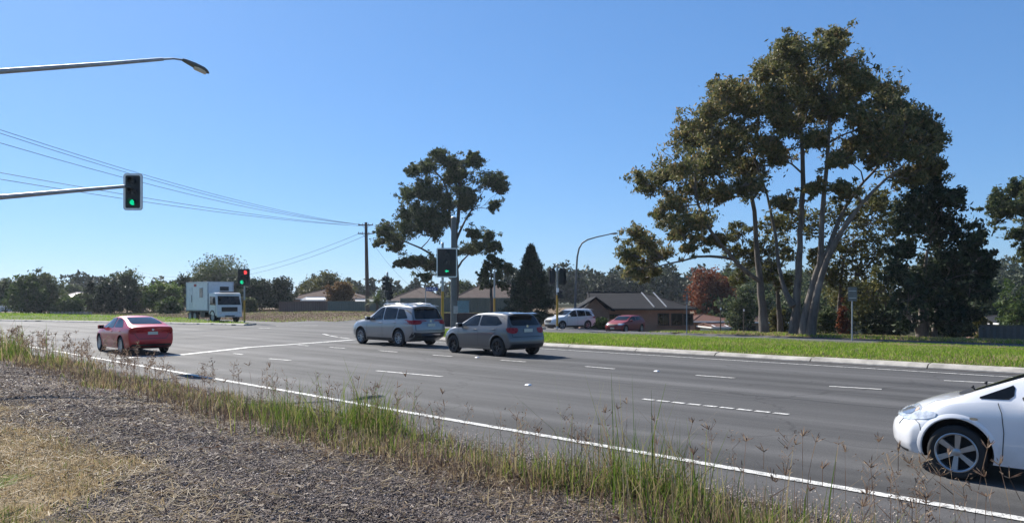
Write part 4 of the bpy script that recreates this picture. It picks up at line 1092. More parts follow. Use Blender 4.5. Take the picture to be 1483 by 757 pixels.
AX['rear_left'] = (Vector((-4, 4, 0)), Vector((q_, -q_, 0)), lambda a, b: Vector((a * q_, a * q_, b)))
AX['rear_right'] = (Vector((-4, -4, 0)), Vector((q_, q_, 0)), lambda a, b: Vector((a * q_, -a * q_, b)))
def chaikin(poly, it=1, q=.25):
    for _ in range(it):
        o = []
        for i in range(len(poly)):
            a, b = Vector(poly[i]), Vector(poly[(i + 1) % len(poly)]); L = (b - a).length; f = min(q, .045 / max(L, 1e-6))
            o += [a.lerp(b, f), a.lerp(b, 1 - f)]
        poly = [tuple(p) for p in o]
    return poly
def decal(mb, bvh, poly, axis, off=.006, step=.07, rnd=True):
    """lays a flat outline on the body by projecting it along an axis"""
    if rnd: poly = chaikin(poly)
    O, D, to = AX[axis]; pts = []; n = len(poly)
    for i in range(n):
        a, b = Vector(poly[i]), Vector(poly[(i + 1) % n]); k = max(1, int((b - a).length / step))
        pts += [a.lerp(b, j / k) for j in range(k)]
    ne = len(pts); edges = [(i, (i + 1) % ne) for i in range(ne)]
    x0, x1 = min(p.x for p in pts), max(p.x for p in pts); y0, y1 = min(p.y for p in pts), max(p.y for p in pts)
    extra = [Vector((x, y)) for x in np.arange(x0 + step * .5, x1, step) for y in np.arange(y0 + step * .5, y1, step)]
    vv, _, tf, *_ = delaunay_2d_cdt(pts + extra, edges, [], 1, 1e-5)
    P3 = []
    for p in vv:
        h, nrm, _, _ = bvh.ray_cast(O + to(p.x, p.y), D)
        if h is not None and nrm.dot(D) > 0: nrm = -nrm
        P3.append(None if h is None else h + nrm * off)
    use = [f for f in tf if all(P3[i] is not None for i in f)]
    ids = sorted({i for f in use for i in f}); mp = {i: k for k, i in enumerate(ids)}
    mb.add([P3[i] for i in ids], [tuple(mp[i] for i in f) for f in use])
def ribbon(mb, bvh, pts, w, axis, off=.005, step=.05):
    O, D, to = AX[axis]; q = []
    for i in range(len(pts) - 1):
        a, b = Vector(pts[i]), Vector(pts[i + 1]); k = max(1, int((b - a).length / step)); q += [a.lerp(b, j / k) for j in range(k)]
    q.append(Vector(pts[-1])); Lp = []
    for i, p in enumerate(q):
        d = (q[min(i + 1, len(q) - 1)] - q[max(i - 1, 0)]).normalized(); nn = Vector((-d.y, d.x)) * w / 2; row = []
        for e in (p + nn, p - nn):
            h, nrm, _, _ = bvh.ray_cast(O + to(e.x, e.y), D)
            if h is not None and nrm.dot(D) > 0: nrm = -nrm
            row.append(None if h is None else h + nrm * off)
        Lp.append(row)
    for a, b in zip(Lp[:-1], Lp[1:]):
        if None not in a and None not in b: mb.add([a[0], a[1], b[1], b[0]], [(0, 1, 2, 3)])
def wheel_meshes(r, w, rim, spokes, style, rr_=.66):
    k_ = rr_ / .66
    t = MB()
    t.lathe([(r * .64, -w * .5), (r * (.80 if k_ == 1 else .86), -w * .52), (r * .95, -w * .47), (r, -w * .36), (r, w * .36), (r * .95, w * .47), (r * (.80 if k_ == 1 else .86), w * .52), (r * .66 * k_, w * .48), (r * .64 * k_, w * .40), (r * .62 * k_, w * .1)], n=40)
    t.tube([(0, w * .06, 0), (0, w * .1, 0)], r * .62 * k_, 32)
    tm = t.mesh('wheel', M['tyre'], smooth=.7)
    q = MB()
    q.lathe([(r * .66 * k_, w * .50), (r * .63 * k_, w * .52), (r * .59 * k_, w * .47), (r * .57 * k_, w * .2)], n=40)
    for k in range(spokes):
        a = 2 * PI * k / spokes; c, s = math.cos(a), math.sin(a)
        def pt(rr, off, y): return Vector((c * rr - s * off, y, s * rr + c * off))
        w0, w1 = (.075, .105) if style == 'wide' else (.045, .062)
        pairs = ((0, 1),) if style != 'twin' else ((.13, 1), (-.13, 1))
        for d, _ in pairs:
            a0, a1 = r * .10, r * .615 * k_
            q.hexa([pt(a0, r * (d * .2 - w0), w * .16), pt(a1, r * (d - w1), w * .22), pt(a1, r * (d + w1), w * .22), pt(a0, r * (d * .2 + w0), w * .16)],
                   [pt(a0, r * (d * .2 - w0), w * .38), pt(a1, r * (d - w1), w * .47), pt(a1, r * (d + w1), w * .47), pt(a0, r * (d * .2 + w0), w * .38)])
    q.lathe([(0.001, w * .43), (r * .09, w * .43), (r * .15, w * .38), (r * .17, w * .16)], n=24)
    rm = q.mesh('rim', rim, smooth=.6)
    return tm, rm
def build_car(name, label, cat, sp, loc, heading):
    root = thing(name, label, cat, loc, heading)
    pm = sp['paint']; body, bvh = car_body(sp, [pm, M['black']])
    link('body', body, root)
    W = sp['W'] / 2
    for k, side in enumerate(('left', 'right')):
        for poly in sp['side_glass']:
            mb = MB(); decal(mb, bvh, poly, side, .006); mb.obj('side_window', M['glass'], root, smooth=1)
        for ln in sp.get('gaps', []):
            mb = MB(); ribbon(mb, bvh, ln, .008, side)
            if mb.v: mb.obj('door_seam', M['black'], root)
        mb = MB()
        if 'sill' in sp:
            decal(mb, bvh, sp['sill'], side, .008, rnd=False); mb.obj('sill_trim', M['trim'], root, smooth=1)
        for hx, hz in sp.get('handles', []):
            h, nrm, _, _ = bvh.ray_cast(AX[side][0] + Vector((hx, 0, hz)), AX[side][1])
            if h is not None:
                mb = MB(); y = h.y + (.018 if k == 0 else -.018); mb.box((hx, y, hz), (.20, .035, .032)); mb.obj('door_handle', sp.get('handlemat', pm), root, bevel=.012, smooth=1)
        # mirror
        mx, mz = sp['mirror']; h, nrm, _, _ = bvh.ray_cast(AX[side][0] + Vector((mx, 0, mz - .08)), AX[side][1]); y = abs(h.y) if h is not None else W * .9
        sg = 1 if k == 0 else -1
        mb = MB(); mb.box((mx, sg * (y + .13), mz), (.13, .22, .15)); mb.box((mx + .01, sg * (y + .01), mz - .05), (.07, .10, .05)); mo = mb.obj('side_mirror', sp.get('mirrormat', pm), root, bevel=.05, seg=4, smooth=1)
        mb = MB(); mb.box((mx - .066, sg * (y + .13), mz), (.006, .17, .11)); mb.obj('mirror_glass', M['glass'], mo, bevel=.002)
        # lamps that wrap round the corner
        mb = MB()
        if 'tail_diag' in sp: decal(mb, bvh, sp['tail_diag'], 'rear_' + side, .009, .04)
        if 'tail_side' in sp: decal(mb, bvh, sp['tail_side'], side, .008, .04)
        if 'tail_rear' in sp: decal(mb, bvh, [(a * sg, b) for a, b in sp['tail_rear']], 'rear', .008, .04)
        if mb.v: mb.obj('taillight', M['tail'], root, smooth=1)
        mb = MB()
        if 'head_side' in sp: decal(mb, bvh, sp['head_side'], side, .008, .04)
        if 'head_front' in sp: decal(mb, bvh, [(a * sg, b) for a, b in sp['head_front']], 'front', .008, .04)
        if mb.v: mb.obj('headlight', M['headlamp'], root, smooth=1)
        if 'lamp_bowl' in sp:
            hl = [c for c in kids(root) if c.name.startswith('headlight')][-1]
            mb = MB(); decal(mb, bvh, sp['lamp_bowl'], side, .012, .03); mb.obj('reflector', M['lampbowl'], hl, smooth=1)
            mb = MB(); decal(mb, bvh, sp['lamp_amber'], side, .012, .03); mb.obj('indicator', M['amber'], hl, smooth=1)
        if 'bumper_seam' in sp:
            mb = MB(); ribbon(mb, bvh, sp['bumper_seam'], .007, side); mb.obj('bumper_seam', M['black'], root)
        if 'arch_lip' in sp:
            for ax in (sp['fa'], sp['ra']):
                R = sp['r'] + sp.get('gap', .055); an = [math.radians(a) for a in range(-12, 193, 6)]
                mb = MB(); O_, D_, to_ = AX[side]; ring = []
                for a in an:
                    row = []
                    for rr, oo in ((R + .002, .004), (R + .012, .014), (R + .035, .010), (R + .055, .001)):
                        h_, n_, _, _ = bvh.ray_cast(O_ + Vector((ax + rr * math.cos(a), 0, sp['r'] + .015 + rr * math.sin(a))), D_)
                        if h_ is None: row = None; break
                        row.append(h_ - D_ * oo)
                    ring.append(row)
                for p_, q_ in zip(ring[:-1], ring[1:]):
                    if p_ and q_:
                        for j in range(3): mb.add([p_[j], p_[j + 1], q_[j + 1], q_[j]], [(0, 1, 2, 3)])
                mb.obj('wheel_arch', pm, root, smooth=1)
        if 'repeater' in sp:
            mb = MB(); decal(mb, bvh, sp['repeater'], side, .010, .03); mb.obj('side_repeater', M['amber'], root, smooth=1)
    for nm, key, axis, mat in (('windscreen', 'screen', 'front', 'glass'), ('rear_window', 'rear_glass', 'rear', 'glass'), ('grille', 'grille', 'front', 'black'), ('rear_bumper_trim', 'rear_trim', 'rear', 'trim'),
                               ('front_bumper_trim', 'front_trim', 'front', 'trim'), ('bumper_reflector_strip', 'rear_chrome', 'rear', 'chrome'), ('wiper_tray', 'cowl', 'top', 'black'), ('sunroof', 'sunroof', 'top', 'glass')):
        if key in sp:
            mb = MB(); decal(mb, bvh, sp[key], axis, .007, .06, rnd=key not in ('rear_trim', 'front_trim')); mb.obj(nm, M[mat], root, smooth=1)
    mb = MB()
    for ln in sp.get('rear_seams', []): ribbon(mb, bvh, ln, .018, 'rear')
    if mb.v: mb.obj('tailgate_seams', M['black'], root)
    for ln in sp.get('top_seams', []):
        mb = MB(); ribbon(mb, bvh, ln, .008, 'top'); mb.obj('bonnet_seam', M['black'], root)
    for key, axis, D in (('plate_rear', 'rear', -1), ('plate_front', 'front', 1)):
        if key in sp:
            z = sp[key]; h = bvh.ray_cast(AX[axis][0] + Vector((0, 0, z)), AX[axis][1])[0]
            if h is None: continue
            mb = MB(); mb.box((h.x + D * .02, 0, z), (.02, .372, .11)); po = mb.obj('number_plate', M['plate'], root, bevel=.004)
            mb = MB()
            mb.box((h.x + D * .0115, 0, z), (.003, .29, .045)); mb.obj('worn_plate_text', M['plate_ink'], po)
    if 'badge' in sp:
        z = sp['badge']; h = bvh.ray_cast(Vector((-5, 0, z)), Vector((1, 0, 0)))[0]
        if h: mb = MB(); mb.tube([(h.x - .014, 0, z), (h.x + .01, 0, z)], .05, 18); mb.obj('tailgate_badge', M['chrome'], root, bevel=.004)
    if 'spoiler' in sp:
        x, z, wd = sp['spoiler']; mb = MB(); mb.hexa([(x - .14, -wd, z - .035), (x + .12, -wd, z - .01), (x + .12, wd, z - .01), (x - .14, wd, z - .035)], [(x - .14, -wd * .97, z - .015), (x + .12, -wd * .97, z + .022), (x + .12, wd * .97, z + .022), (x - .14, wd * .97, z - .015)]); mb.obj('roof_spoiler', pm, root, bevel=.012, smooth=1)
    if 'rails' in sp:
        x0, x1, y, z = sp['rails']
        for sg in (-1, 1):
            mb = MB(); mb.tube([(x0, sg * y, z - .05), (x0 + .1, sg * y, z), ((x0 + x1) / 2, sg * y * 1.01, z + .012), (x1 - .1, sg * y, z), (x1, sg * y, z - .05)], .018, 8); mb.obj('roof_rail', M['chrome'], root, smooth=1)
    if 'aerial' in sp:
        x, z = sp['aerial']; mb = MB(); mb.tube([(x, 0, z - .02), (x - .05, 0, z + .05), (x - .13, 0, z + .15)], [.014, .006, .004], 6); mb.obj('aerial', M['black'], root)
    if 'wipers' in sp:
        mb = MB(); x, z = sp['wipers']
        for y0 in (-.12, .48): mb.tube([(x + .02, y0 - .42, z - .02), (x - .03, y0 - .1, z + .02), (x - .10, y0 + .12, z + .055)], .010, 6)
        mb.obj('wiper', M['black'], root)
    tm, rm = wheel_meshes(sp['r'], .215, sp['rim'], sp['spokes'], sp.get('rimstyle', 'wide'), sp.get('rimr', .66))
    for ax in (sp['fa'], sp['ra']):
        for sg in (1, -1):
            w = link('wheel', tm, root, (ax, sg * (W - .125), sp['r']), (0, random.uniform(0, 1), 0 if sg > 0 else PI)); link('rim', rm, w)
    mb = MB(); mb.box((0, 0, .26), (sp['L'] - .9, sp['W'] - .75, .10)); mb.obj('underbody', M['black'], root)
    return root

CARS = {}
CARS['sedan'] = dict(arch_lip=1, L=4.64, W=1.80, H=1.42, fa=1.42, ra=-1.28, r=.325, roofw=.69,
    top=[(-2.4, 1.03), (-2.2, 1.06), (-1.9, 1.09), (-1.0, 1.33), (-.55, 1.41), (-.1, 1.425), (.3, 1.385), (.6, 1.29), (1.22, 1.0), (1.4, .96), (1.9, .87), (2.35, .72)],
    belt=[(-2.4, .96), (-1.2, .96), (0, .92), (1.2, .88), (2.4, .66)],
    front=[(.2, .08), (.4, 0), (.6, .03), (.8, .16)], rear=[(.3, .12), (.42, .02), (.55, 0), (.72, .05), (.86, .06), (1.0, .0), (1.08, .04)], rplan=.22,
    side_glass=[[(-1.42, 1.01), (-.42, .985), (-.40, 1.33), (-.72, 1.31), (-1.05, 1.22)], [(-.34, .98), (.98, .95), (.60, 1.18), (.30, 1.31), (-.30, 1.345)]],
    screen=[(-.66, 1.02), (.66, 1.02), (.55, 1.33), (.3, 1.36), (-.3, 1.36), (-.55, 1.33)], rear_glass=[(-.60, 1.125), (.60, 1.125), (.50, 1.36), (-.50, 1.36)],
    tail_diag=[(-1.36, .90), (-.86, .93), (-.92, .80), (-1.06, .74), (-1.12, .83), (-1.36, .855)],
    head_front=[(.40, .66), (.80, .74), (.80, .62), (.42, .58)], head_side=[(2.1, .74), (1.65, .76), (1.8, .66), (2.1, .62)], grille=[(-.42, .56), (.42, .56), (.42, .64), (-.42, .64)],
    rear_trim=[(-.8, .25), (.8, .25), (.72, .40), (-.72, .40)], plate_rear=.80, plate_front=.42, badge=.93, mirror=(.82, .98), handles=[(-1.12, .86), (-.14, .84)], handlemat=None,
    gaps=[[(-.38, .98), (-.38, .34)], [(.98, .93), (1.0, .7), (.93, .34)], [(-1.45, 1.0), (-1.25, .75), (-.95, .62), (-.88, .34)], [(-.88, .34), (.93, .34)]],
    rear_seams=[[(-.70, 1.05), (-.62, .74), (-.52, .60), (.52, .60), (.62, .74), (.70, 1.05)]], spokes=10)
CARS['suv'] = dict(arch_lip=1, L=4.69, W=1.81, H=1.70, fa=1.40, ra=-1.27, r=.35, roofw=.73, rb=.36, fb=.24,
    top=[(-2.4, 1.60), (-2.1, 1.645), (-1.4, 1.70), (-.5, 1.715), (.05, 1.68), (.4, 1.56), (1.08, 1.14), (1.2, 1.10), (1.8, 1.02), (2.2, .92), (2.4, .78)],
    belt=[(-2.4, 1.09), (-1.2, 1.06), (0, 1.02), (1.2, .99), (2.4, .78)],
    front=[(.25, .12), (.5, 0), (.7, 0), (.95, .12)], rear=[(.36, .10), (.5, 0), (.75, .02), (.98, .06), (1.08, .12), (1.62, .42)], rplan=.16, rwl=1.0,
    side_glass=[[(-1.80, 1.15), (-1.12, 1.11), (-1.10, 1.545), (-1.45, 1.51)], [(-1.06, 1.11), (-.22, 1.08), (-.20, 1.585), (-1.04, 1.555)], [(-.15, 1.08), (.88, 1.05), (.42, 1.42), (.12, 1.57), (-.12, 1.595)]],
    screen=[(-.68, 1.18), (.68, 1.18), (.60, 1.60), (-.60, 1.60)], rear_glass=[(-.70, 1.12), (.70, 1.12), (.60, 1.535), (-.60, 1.535)],
    tail_rear=[(.46, .985), (.88, 1.10), (.88, .90), (.70, .90), (.48, .93)], tail_side=[(-2.3, 1.08), (-1.75, 1.06), (-1.9, .96), (-2.3, .90)],
    head_front=[(.42, .86), (.82, .94), (.82, .80), (.45, .76)], head_side=[(2.1, .93), (1.66, .97), (1.78, .86), (2.1, .80)], grille=[(-.40, .60), (.40, .60), (.45, .86), (-.45, .86)],
    rear_trim=[(-.84, .37), (.84, .37), (.84, .60), (.5, .56), (-.5, .56), (-.84, .60)], rear_chrome=[(-.5, .44), (.5, .44), (.5, .52), (-.5, .52)], plate_rear=.88, badge=1.03, mirror=(.74, 1.12), handles=[(-1.0, .96), (-.02, .94)],
    sill=[(-.92, .22), (1.02, .22), (1.02, .34), (-.92, .34)],
    gaps=[[(-.18, 1.05), (-.18, .36)], [(.90, 1.02), (.93, .75), (.90, .36)], [(-1.08, 1.08), (-1.06, .85), (-.90, .68), (-.86, .36)]],
    rear_seams=[[(-.70, 1.6), (-.76, 1.10), (-.74, .66), (.74, .66), (.76, 1.10), (.70, 1.6)]], spoiler=(-1.98, 1.655, .60), rails=(-1.6, .1, .60, 1.735), spokes=8, rimstyle='narrow')
CARS['hatch'] = dict(arch_lip=1, L=4.0, W=1.735, H=1.47, fa=1.18, ra=-1.29, r=.315, roofw=.72, rb=.28,
    top=[(-2.1, 1.39), (-1.8, 1.425), (-1.3, 1.46), (-.5, 1.475), (.05, 1.44), (.38, 1.34), (.98, 1.00), (1.1, .97), (1.6, .89), (2.05, .74)],
    belt=[(-2.1, .98), (-1.0, .965), (0, .93), (1.1, .89), (2.05, .70)],
    front=[(.2, .08), (.45, 0), (.6, .01), (.8, .12)], rear=[(.28, .10), (.42, 0), (.62, .01), (.72, .08), (.95, .11), (1.02, .15), (1.40, .42)], rplan=.16, rwl=.95,
    side_glass=[[(-1.47, 1.10), (-1.25, 1.03), (-.32, 1.005), (-.30, 1.36), (-1.12, 1.33)], [(-.25, 1.00), (.82, .96), (.44, 1.21), (.15, 1.34), (-.22, 1.365)]],
    screen=[(-.64, 1.05), (.64, 1.05), (.56, 1.37), (-.56, 1.37)], rear_glass=[(-.62, 1.03), (.62, 1.03), (.55, 1.335), (-.55, 1.335)],
    tail_diag=[(-1.03, .95), (-.68, .965), (-.63, .91), (-.70, .80), (-.90, .755), (-1.01, .80)],
    head_front=[(.42, .76), (.78, .80), (.78, .66), (.45, .66)], head_side=[(1.8, .80), (1.38, .83), (1.48, .72), (1.8, .66)], grille=[(-.40, .62), (.40, .62), (.40, .74), (-.40, .74)],
    rear_trim=[(-.78, .28), (.78, .28), (.70, .42), (-.70, .42)], plate_rear=.865, badge=1.0, mirror=(.66, 1.0), handles=[(-1.08, .89), (-.10, .87)],
    gaps=[[(-.28, .98), (-.28, .32)], [(.84, .93), (.86, .7), (.82, .32)], [(-1.27, 1.0), (-1.20, .80), (-.96, .64), (-.90, .32)], [(-.90, .32), (.82, .32)]],
    rear_seams=[[(-.66, 1.38), (-.68, 1.0), (-.66, .66), (.66, .66), (.68, 1.0), (.66, 1.38)]], spoiler=(-1.66, 1.435, .56), aerial=(-1.35, 1.46), spokes=5, rimstyle='twin')
CARS['tiida'] = dict(L=4.23, W=1.70, H=1.535, fa=1.235, ra=-1.365, r=.30, rimr=.73, roofw=.72, rb=.28, fb=.21, gap=.06,
    top=[(-2.2, 1.46), (-1.8, 1.48), (-1.0, 1.53), (-.3, 1.54), (.1, 1.50), (.40, 1.41), (1.24, 1.01), (1.38, .965), (1.62, .925), (1.86, .85), (2.02, .765), (2.15, .68)],
    belt=[(-2.2, 1.0), (-1.0, .99), (0, .97), (.95, .955), (1.3, .90), (2.2, .62)],
    front=[(.20, .10), (.30, .02), (.45, 0), (.56, .015), (.62, .05), (.85, .20)], fplan=.50, fwl=.85, rear=[(.28, .10), (.45, 0), (.8, .04), (1.0, .1), (1.5, .3)], rwl=.9,
    side_glass=[[(-1.35, 1.06), (-.40, 1.03), (-.38, 1.42), (-1.1, 1.40)], [(-.33, 1.03), (.66, 1.0), (.40, 1.25), (.1, 1.41), (-.30, 1.43)], [(.70, 1.005), (1.06, .985), (.78, 1.13), (.70, 1.175)]],
    screen=[(-.66, 1.07), (-.3, 1.02), (.3, 1.02), (.66, 1.07), (.57, 1.44), (-.57, 1.44)], rear_glass=[(-.6, 1.05), (.6, 1.05), (.52, 1.4), (-.52, 1.4)],
    head_front=[(.52, .68), (.64, .76), (.80, .80), (.82, .70), (.72, .645), (.56, .635)], head_side=[(2.02, .69), (1.88, .785), (1.66, .83), (1.61, .77), (1.74, .69), (1.98, .64)],
    grille=[(-.38, .60), (.38, .60), (.40, .70), (-.40, .70)], front_trim=[(-.7, .20), (.7, .20), (.7, .27), (-.7, .27)], plate_rear=.8, mirror=(.62, 1.05), handles=[(-1.15, .92), (-.18, .90)],
    gaps=[[(-.36, 1.0), (-.36, .30)], [(.84, .955), (.80, .84), (.78, .62), (.80, .30)], [(-1.3, 1.0), (-.95, .66), (-.9, .30)]], arch_lip=1, lamp_bowl=[(1.93, .69), (1.84, .765), (1.72, .785), (1.69, .75), (1.77, .69)], lamp_amber=[(1.70, .775), (1.65, .80), (1.645, .77), (1.70, .74)], bumper_seam=[(1.72, .69), (1.62, .62), (1.595, .52)], repeater=[(1.02, .735), (1.10, .735), (1.10, .765), (1.02, .765)],
    top_seams=[[(2.0, .52), (1.7, .66), (1.35, .70), (1.18, .72)], [(2.0, -.52), (1.7, -.66), (1.35, -.70), (1.18, -.72)]], cowl=[(1.10, -.64), (1.26, -.60), (1.40, 0), (1.26, .60), (1.10, .64), (1.16, 0)],
    wipers=(1.22, 1.05), spokes=6, rimstyle='wide')
T_ = CARS['tiida']                                              # the photo's car sits lower: scale the heights
def low(v, k): return k * v
for key in ('top', 'belt', 'front', 'rear'): T_[key] = [((a, b * .925) if key in ('top', 'belt') else (a * .925, b)) for a, b in T_[key]]
for key in ('screen', 'rear_glass', 'head_front', 'head_side', 'grille', 'front_trim', 'lamp_bowl', 'lamp_amber', 'bumper_seam', 'repeater'): T_[key] = [(a, b * .925) for a, b in T_[key]]
for key in ('side_glass', 'gaps'): T_[key] = [[(a, b * .925) for a, b in q] for q in T_[key]]
T_['mirror'] = (.50, .95); T_['wipers'] = (1.22, .975); T_['handles'] = [(a, b * .925) for a, b in T_['handles']]
CARS['wagon'] = dict(CARS['suv']); CARS['wagon'].update(L=4.6, W=1.80, H=1.72, plate_front=.52, spokes=5, rimstyle='wide', front_trim=[(-.75, .26), (.75, .26), (.75, .42), (-.75, .42)])
CARS['hatch2'] = dict(CARS['hatch']); CARS['hatch2'].update(L=4.3, W=1.795, fa=1.40, ra=-1.28, r=.325, plate_front=.42, front_trim=[(-.7, .22), (.7, .22), (.7, .34), (-.7, .34)],
    top=[(-2.2, 1.30), (-1.8, 1.36), (-1.2, 1.43), (-.5, 1.455), (.0, 1.43), (.35, 1.33), (.98, 1.03), (1.15, .99), (1.7, .90), (2.2, .72)],
    side_glass=[[(-1.3, 1.08), (-.40, 1.02), (-.38, 1.34), (-1.0, 1.31)], [(-.33, 1.02), (.80, .99), (.44, 1.20), (.15, 1.32), (-.30, 1.345)]], head_side=[(1.95, .80), (1.55, .83), (1.65, .72), (1.95, .66)], aerial=(-1.5, 1.42))
def car(kind, name, label, cat, paintm, rim, near, heading, wheel='ra', side=1, z=None):
    """near: world XY of the contact point of one wheel on the side that faces the road edge"""
    sp = CARS[kind]; sp = dict(sp); sp['paint'] = paintm; sp['rim'] = rim
    if sp.get('handlemat', 1) is None: sp['handlemat'] = paintm
    h = math.radians(heading); lx, ly = sp[wheel], side * (sp['W'] / 2 - .06)
    x = near[0] - (math.cos(h) * lx - math.sin(h) * ly); y = near[1] - (math.sin(h) * lx + math.cos(h) * ly)
    return build_car(name, label, cat, sp, (x, y, (.006 if z is None else z)), h)
o = car('sedan', 'sedan', 'red four door sedan driving away past the stop line', 'car', paint('paint_red', (.48, .008, .014), .15, .35, .06, .5), M['alloy'], G(172, 513.4)[:2], 134); o.scale = (.93, .87, .93)
o = car('suv', 'silver_suv', 'silver wagon style SUV with roof rails, ahead of the grey hatchback', 'car', paint('paint_silver', (.25, .25, .25), .5, .36), M['alloy'], G(578, 501.5)[:2], 136)
dark_rails = simple('body_grey_trim', (.30, .30, .30), .4)
car('hatch', 'grey_hatchback', 'flat grey five door hatchback with black rims, queued behind the silver SUV', 'car', paint('paint_grey', (.088, .086, .084), .0, .35, .02), M['blackrim'], G(721, 516)[:2], 131)
o = car('tiida', 'white_hatchback', 'white hatchback in the near lane, cut off by the right edge of the photo', 'car', paint('paint_white', (.74, .75, .78), .0, .3, .01), M['alloy'], G(1386, 694)[:2], 135, 'fa')
for_scale = (.92, .92, .92); px_, py_ = G(1386, 694)[:2]; o.scale = for_scale; o.location = (px_ + (o.location.x - px_) * .92, py_ + (o.location.y - py_) * .92, .006)
def far_spot(px, Y): return ((px - CX) * Y / F, Y)
wx, wy = far_spot(765, 62)
pw = P(765 + 8, 476.5, 61.5); zw = zg(pw.x, pw.y)
pw = far_spot(832, 62.2); sp = CARS['wagon']
car('wagon', 'white_wagon', 'white SUV wagon waiting on the side road behind the signal pole', 'car', paint('paint_white_far', (.70, .70, .69), .05, .32), M['alloy'], far_spot(851, 62.4), 213, 'ra', 1, zg(*far_spot(830, 62.5)) + .03)
car('hatch2', 'dark_red_hatchback', 'dark red hatchback waiting on the side road beside the green hedge', 'car', paint('paint_darkred', (.20, .004, .008), .0, .5, .06, .15), M['alloy'], far_spot(929, 62.5), 232, 'ra', 1, zg(*far_spot(910, 63)) + .03)

# ================================================================== TRUCK
def truck(loc, heading):
    root = thing('box_truck', 'white cab truck carrying a tall white site cabin, beside the traffic island', 'truck', loc, heading)
    w = .0
    # site cabin on the deck (x forward): from -3.6 to 1.75
    mb = MB(); mb.box((-.95, 0, 2.42), (5.3, 2.42, 2.62)); cab = mb.obj('cabin_box', M['white'], root, bevel=.02)
    fr = MB()
    for x in (-3.57, 1.67):
        for y in (-1.19, 1.19): fr.box((x, y, 2.42), (.12, .12, 2.68))
    for z in (1.14, 3.72):
        for y in (-1.2, 1.2): fr.box((-.95, y, z), (5.34, .09, .10))
        for x in (-3.58, 1.68): fr.box((x, 0, z), (.09, 2.42, .10))
    fr.obj('cabin_frame', simple('cabin_frame_grey', (.50, .51, .52), .5), cab, bevel=.01)
    for y in (-1,):
        mb = MB(); mb.box((-2.5, y * 1.222, 2.25), (.86, .03, 2.02)); d = mb.obj('cabin_door', simple('door_offwhite', (.62, .63, .63), .5), cab, bevel=.008); mb = MB(); mb.box((-2.16, y * 1.25, 2.2), (.05, .05, .7)); mb.obj('door_bar', M['darkpole'], d)
        mb = MB(); mb.box((.15, y * 1.222, 2.75), (.80, .04, .95)); wdw = mb.obj('cabin_window', M['galv'], cab, bevel=.008); mb = MB(); mb.box((.15, y * 1.245, 2.75), (.68, .02, .83)); mb.obj('window_pane', M['glass'], wdw)
        mb = MB(); mb.box((-1.35, y * 1.222, 3.45), (.62, .02, .24)); mb.obj('red_name_board', simple('board_red', (.45, .05, .035), .5), cab, bevel=.005)
    mb = MB(); mb.box((1.727, .35, 3.12), (.03, .85, .38)); mb.box((1.74, .35, 3.12), (.02, .05, .40)); g = mb.obj('front_vent', M['trim'], cab, bevel=.005)
    # deck and chassis
    mb = MB(); mb.box((-.95, 0, 1.03), (5.5, 2.44, .14)); mb.obj('deck', M['trim'], root, bevel=.01)
    mb = MB(); mb.box((-.4, .42, .82), (7.0, .09, .28)); mb.box((-.4, -.42, .82), (7.0, .09, .28)); mb.box((.4, -.95, .68), (1.1, .5, .46)); mb.box((.4, .95, .68), (1.1, .5, .46)); mb.box((-3.55, 0, .72), (.1, 2.2, .16)); mb.obj('chassis', M['black'], root, bevel=.02)
    # day cab: x 1.85 .. 3.75
    prof = [(1.86, .75), (3.66, .62), (3.74, 1.0), (3.70, 1.55), (3.42, 2.62), (3.2, 2.74), (1.92, 2.72)]
    mb = MB(); Mx = Matrix(((1, 0, 0, 0), (0, 0, -1, 1.2), (0, 1, 0, 0), (0, 0, 0, 1))); mb.prism(prof, Mx, 2.4); cb = mb.obj('cab', M['white'], root, bevel=.07, seg=3, smooth=.5)
    mb = MB()
    def fx(z): return np.interp(z, [1.55, 2.62], [3.70, 3.42]) + .022
    mb.hexa([(fx(1.62) - .03, -1.08, 1.62), (fx(1.62), -1.08, 1.62), (fx(1.62), 1.08, 1.62), (fx(1.62) - .03, 1.08, 1.62)], [(fx(2.42) - .03, -1.0, 2.42), (fx(2.42), -1.0, 2.42), (fx(2.42), 1.0, 2.42), (fx(2.42) - .03, 1.0, 2.42)]); mb.obj('windscreen', M['glass'], cb, bevel=.01)
    for sg in (-1, 1):
        mb = MB(); mb.prism([(2.15, 1.62), (3.52, 1.58), (3.36, 2.35), (2.2, 2.40)], Matrix(((1, 0, 0, 0), (0, 0, -1, sg * 1.205 + .015), (0, 1, 0, 0), (0, 0, 0, 1))), .03); mb.obj('side_window', M['glass'], cb, bevel=.008)
        mb = MB(); mb.box((3.62, sg * 1.42, 2.0), (.10, .20, .48)); mb.tube([(3.5, sg * 1.2, 2.3), (3.6, sg * 1.4, 2.32), (3.62, sg * 1.42, 2.2)], .018, 6); mb.obj('side_mirror', M['black'], cb, bevel=.03, smooth=.6)
        mb = MB(); mb.box((3.735, sg * .90, .86), (.06, .36, .2)); mb.obj('headlight', M['headlamp'], cb, bevel=.03, smooth=.6)
        mb = MB(); ang = [PI * k / 10 for k in range(11)]; mb.prism([(2.75 + .62 * math.cos(a), .52 + .62 * math.sin(a)) for a in ang] + [(2.75 + .52 * math.cos(a), .52 + .52 * math.sin(a)) for a in reversed(ang)], Matrix(((1, 0, 0, 0), (0, 0, -1, sg * 1.06 + .19), (0, 1, 0, 0), (0, 0, 0, 1))), .38); mb.obj('mudguard', M['black'], root)
        mb = MB(); mb.box((2.05, sg * 1.215, 1.2), (.012, .014, 1.0)); mb.box((3.45, sg * 1.215, 1.15), (.012, .014, .85)); mb.obj('door_seam', M['black'], cb)
    mb = MB(); mb.box((3.745, 0, 1.22), (.05, 1.5, .40))
    for k in range(3): mb.box((3.775, 0, 1.10 + k * .13), (.03, 1.4, .03))
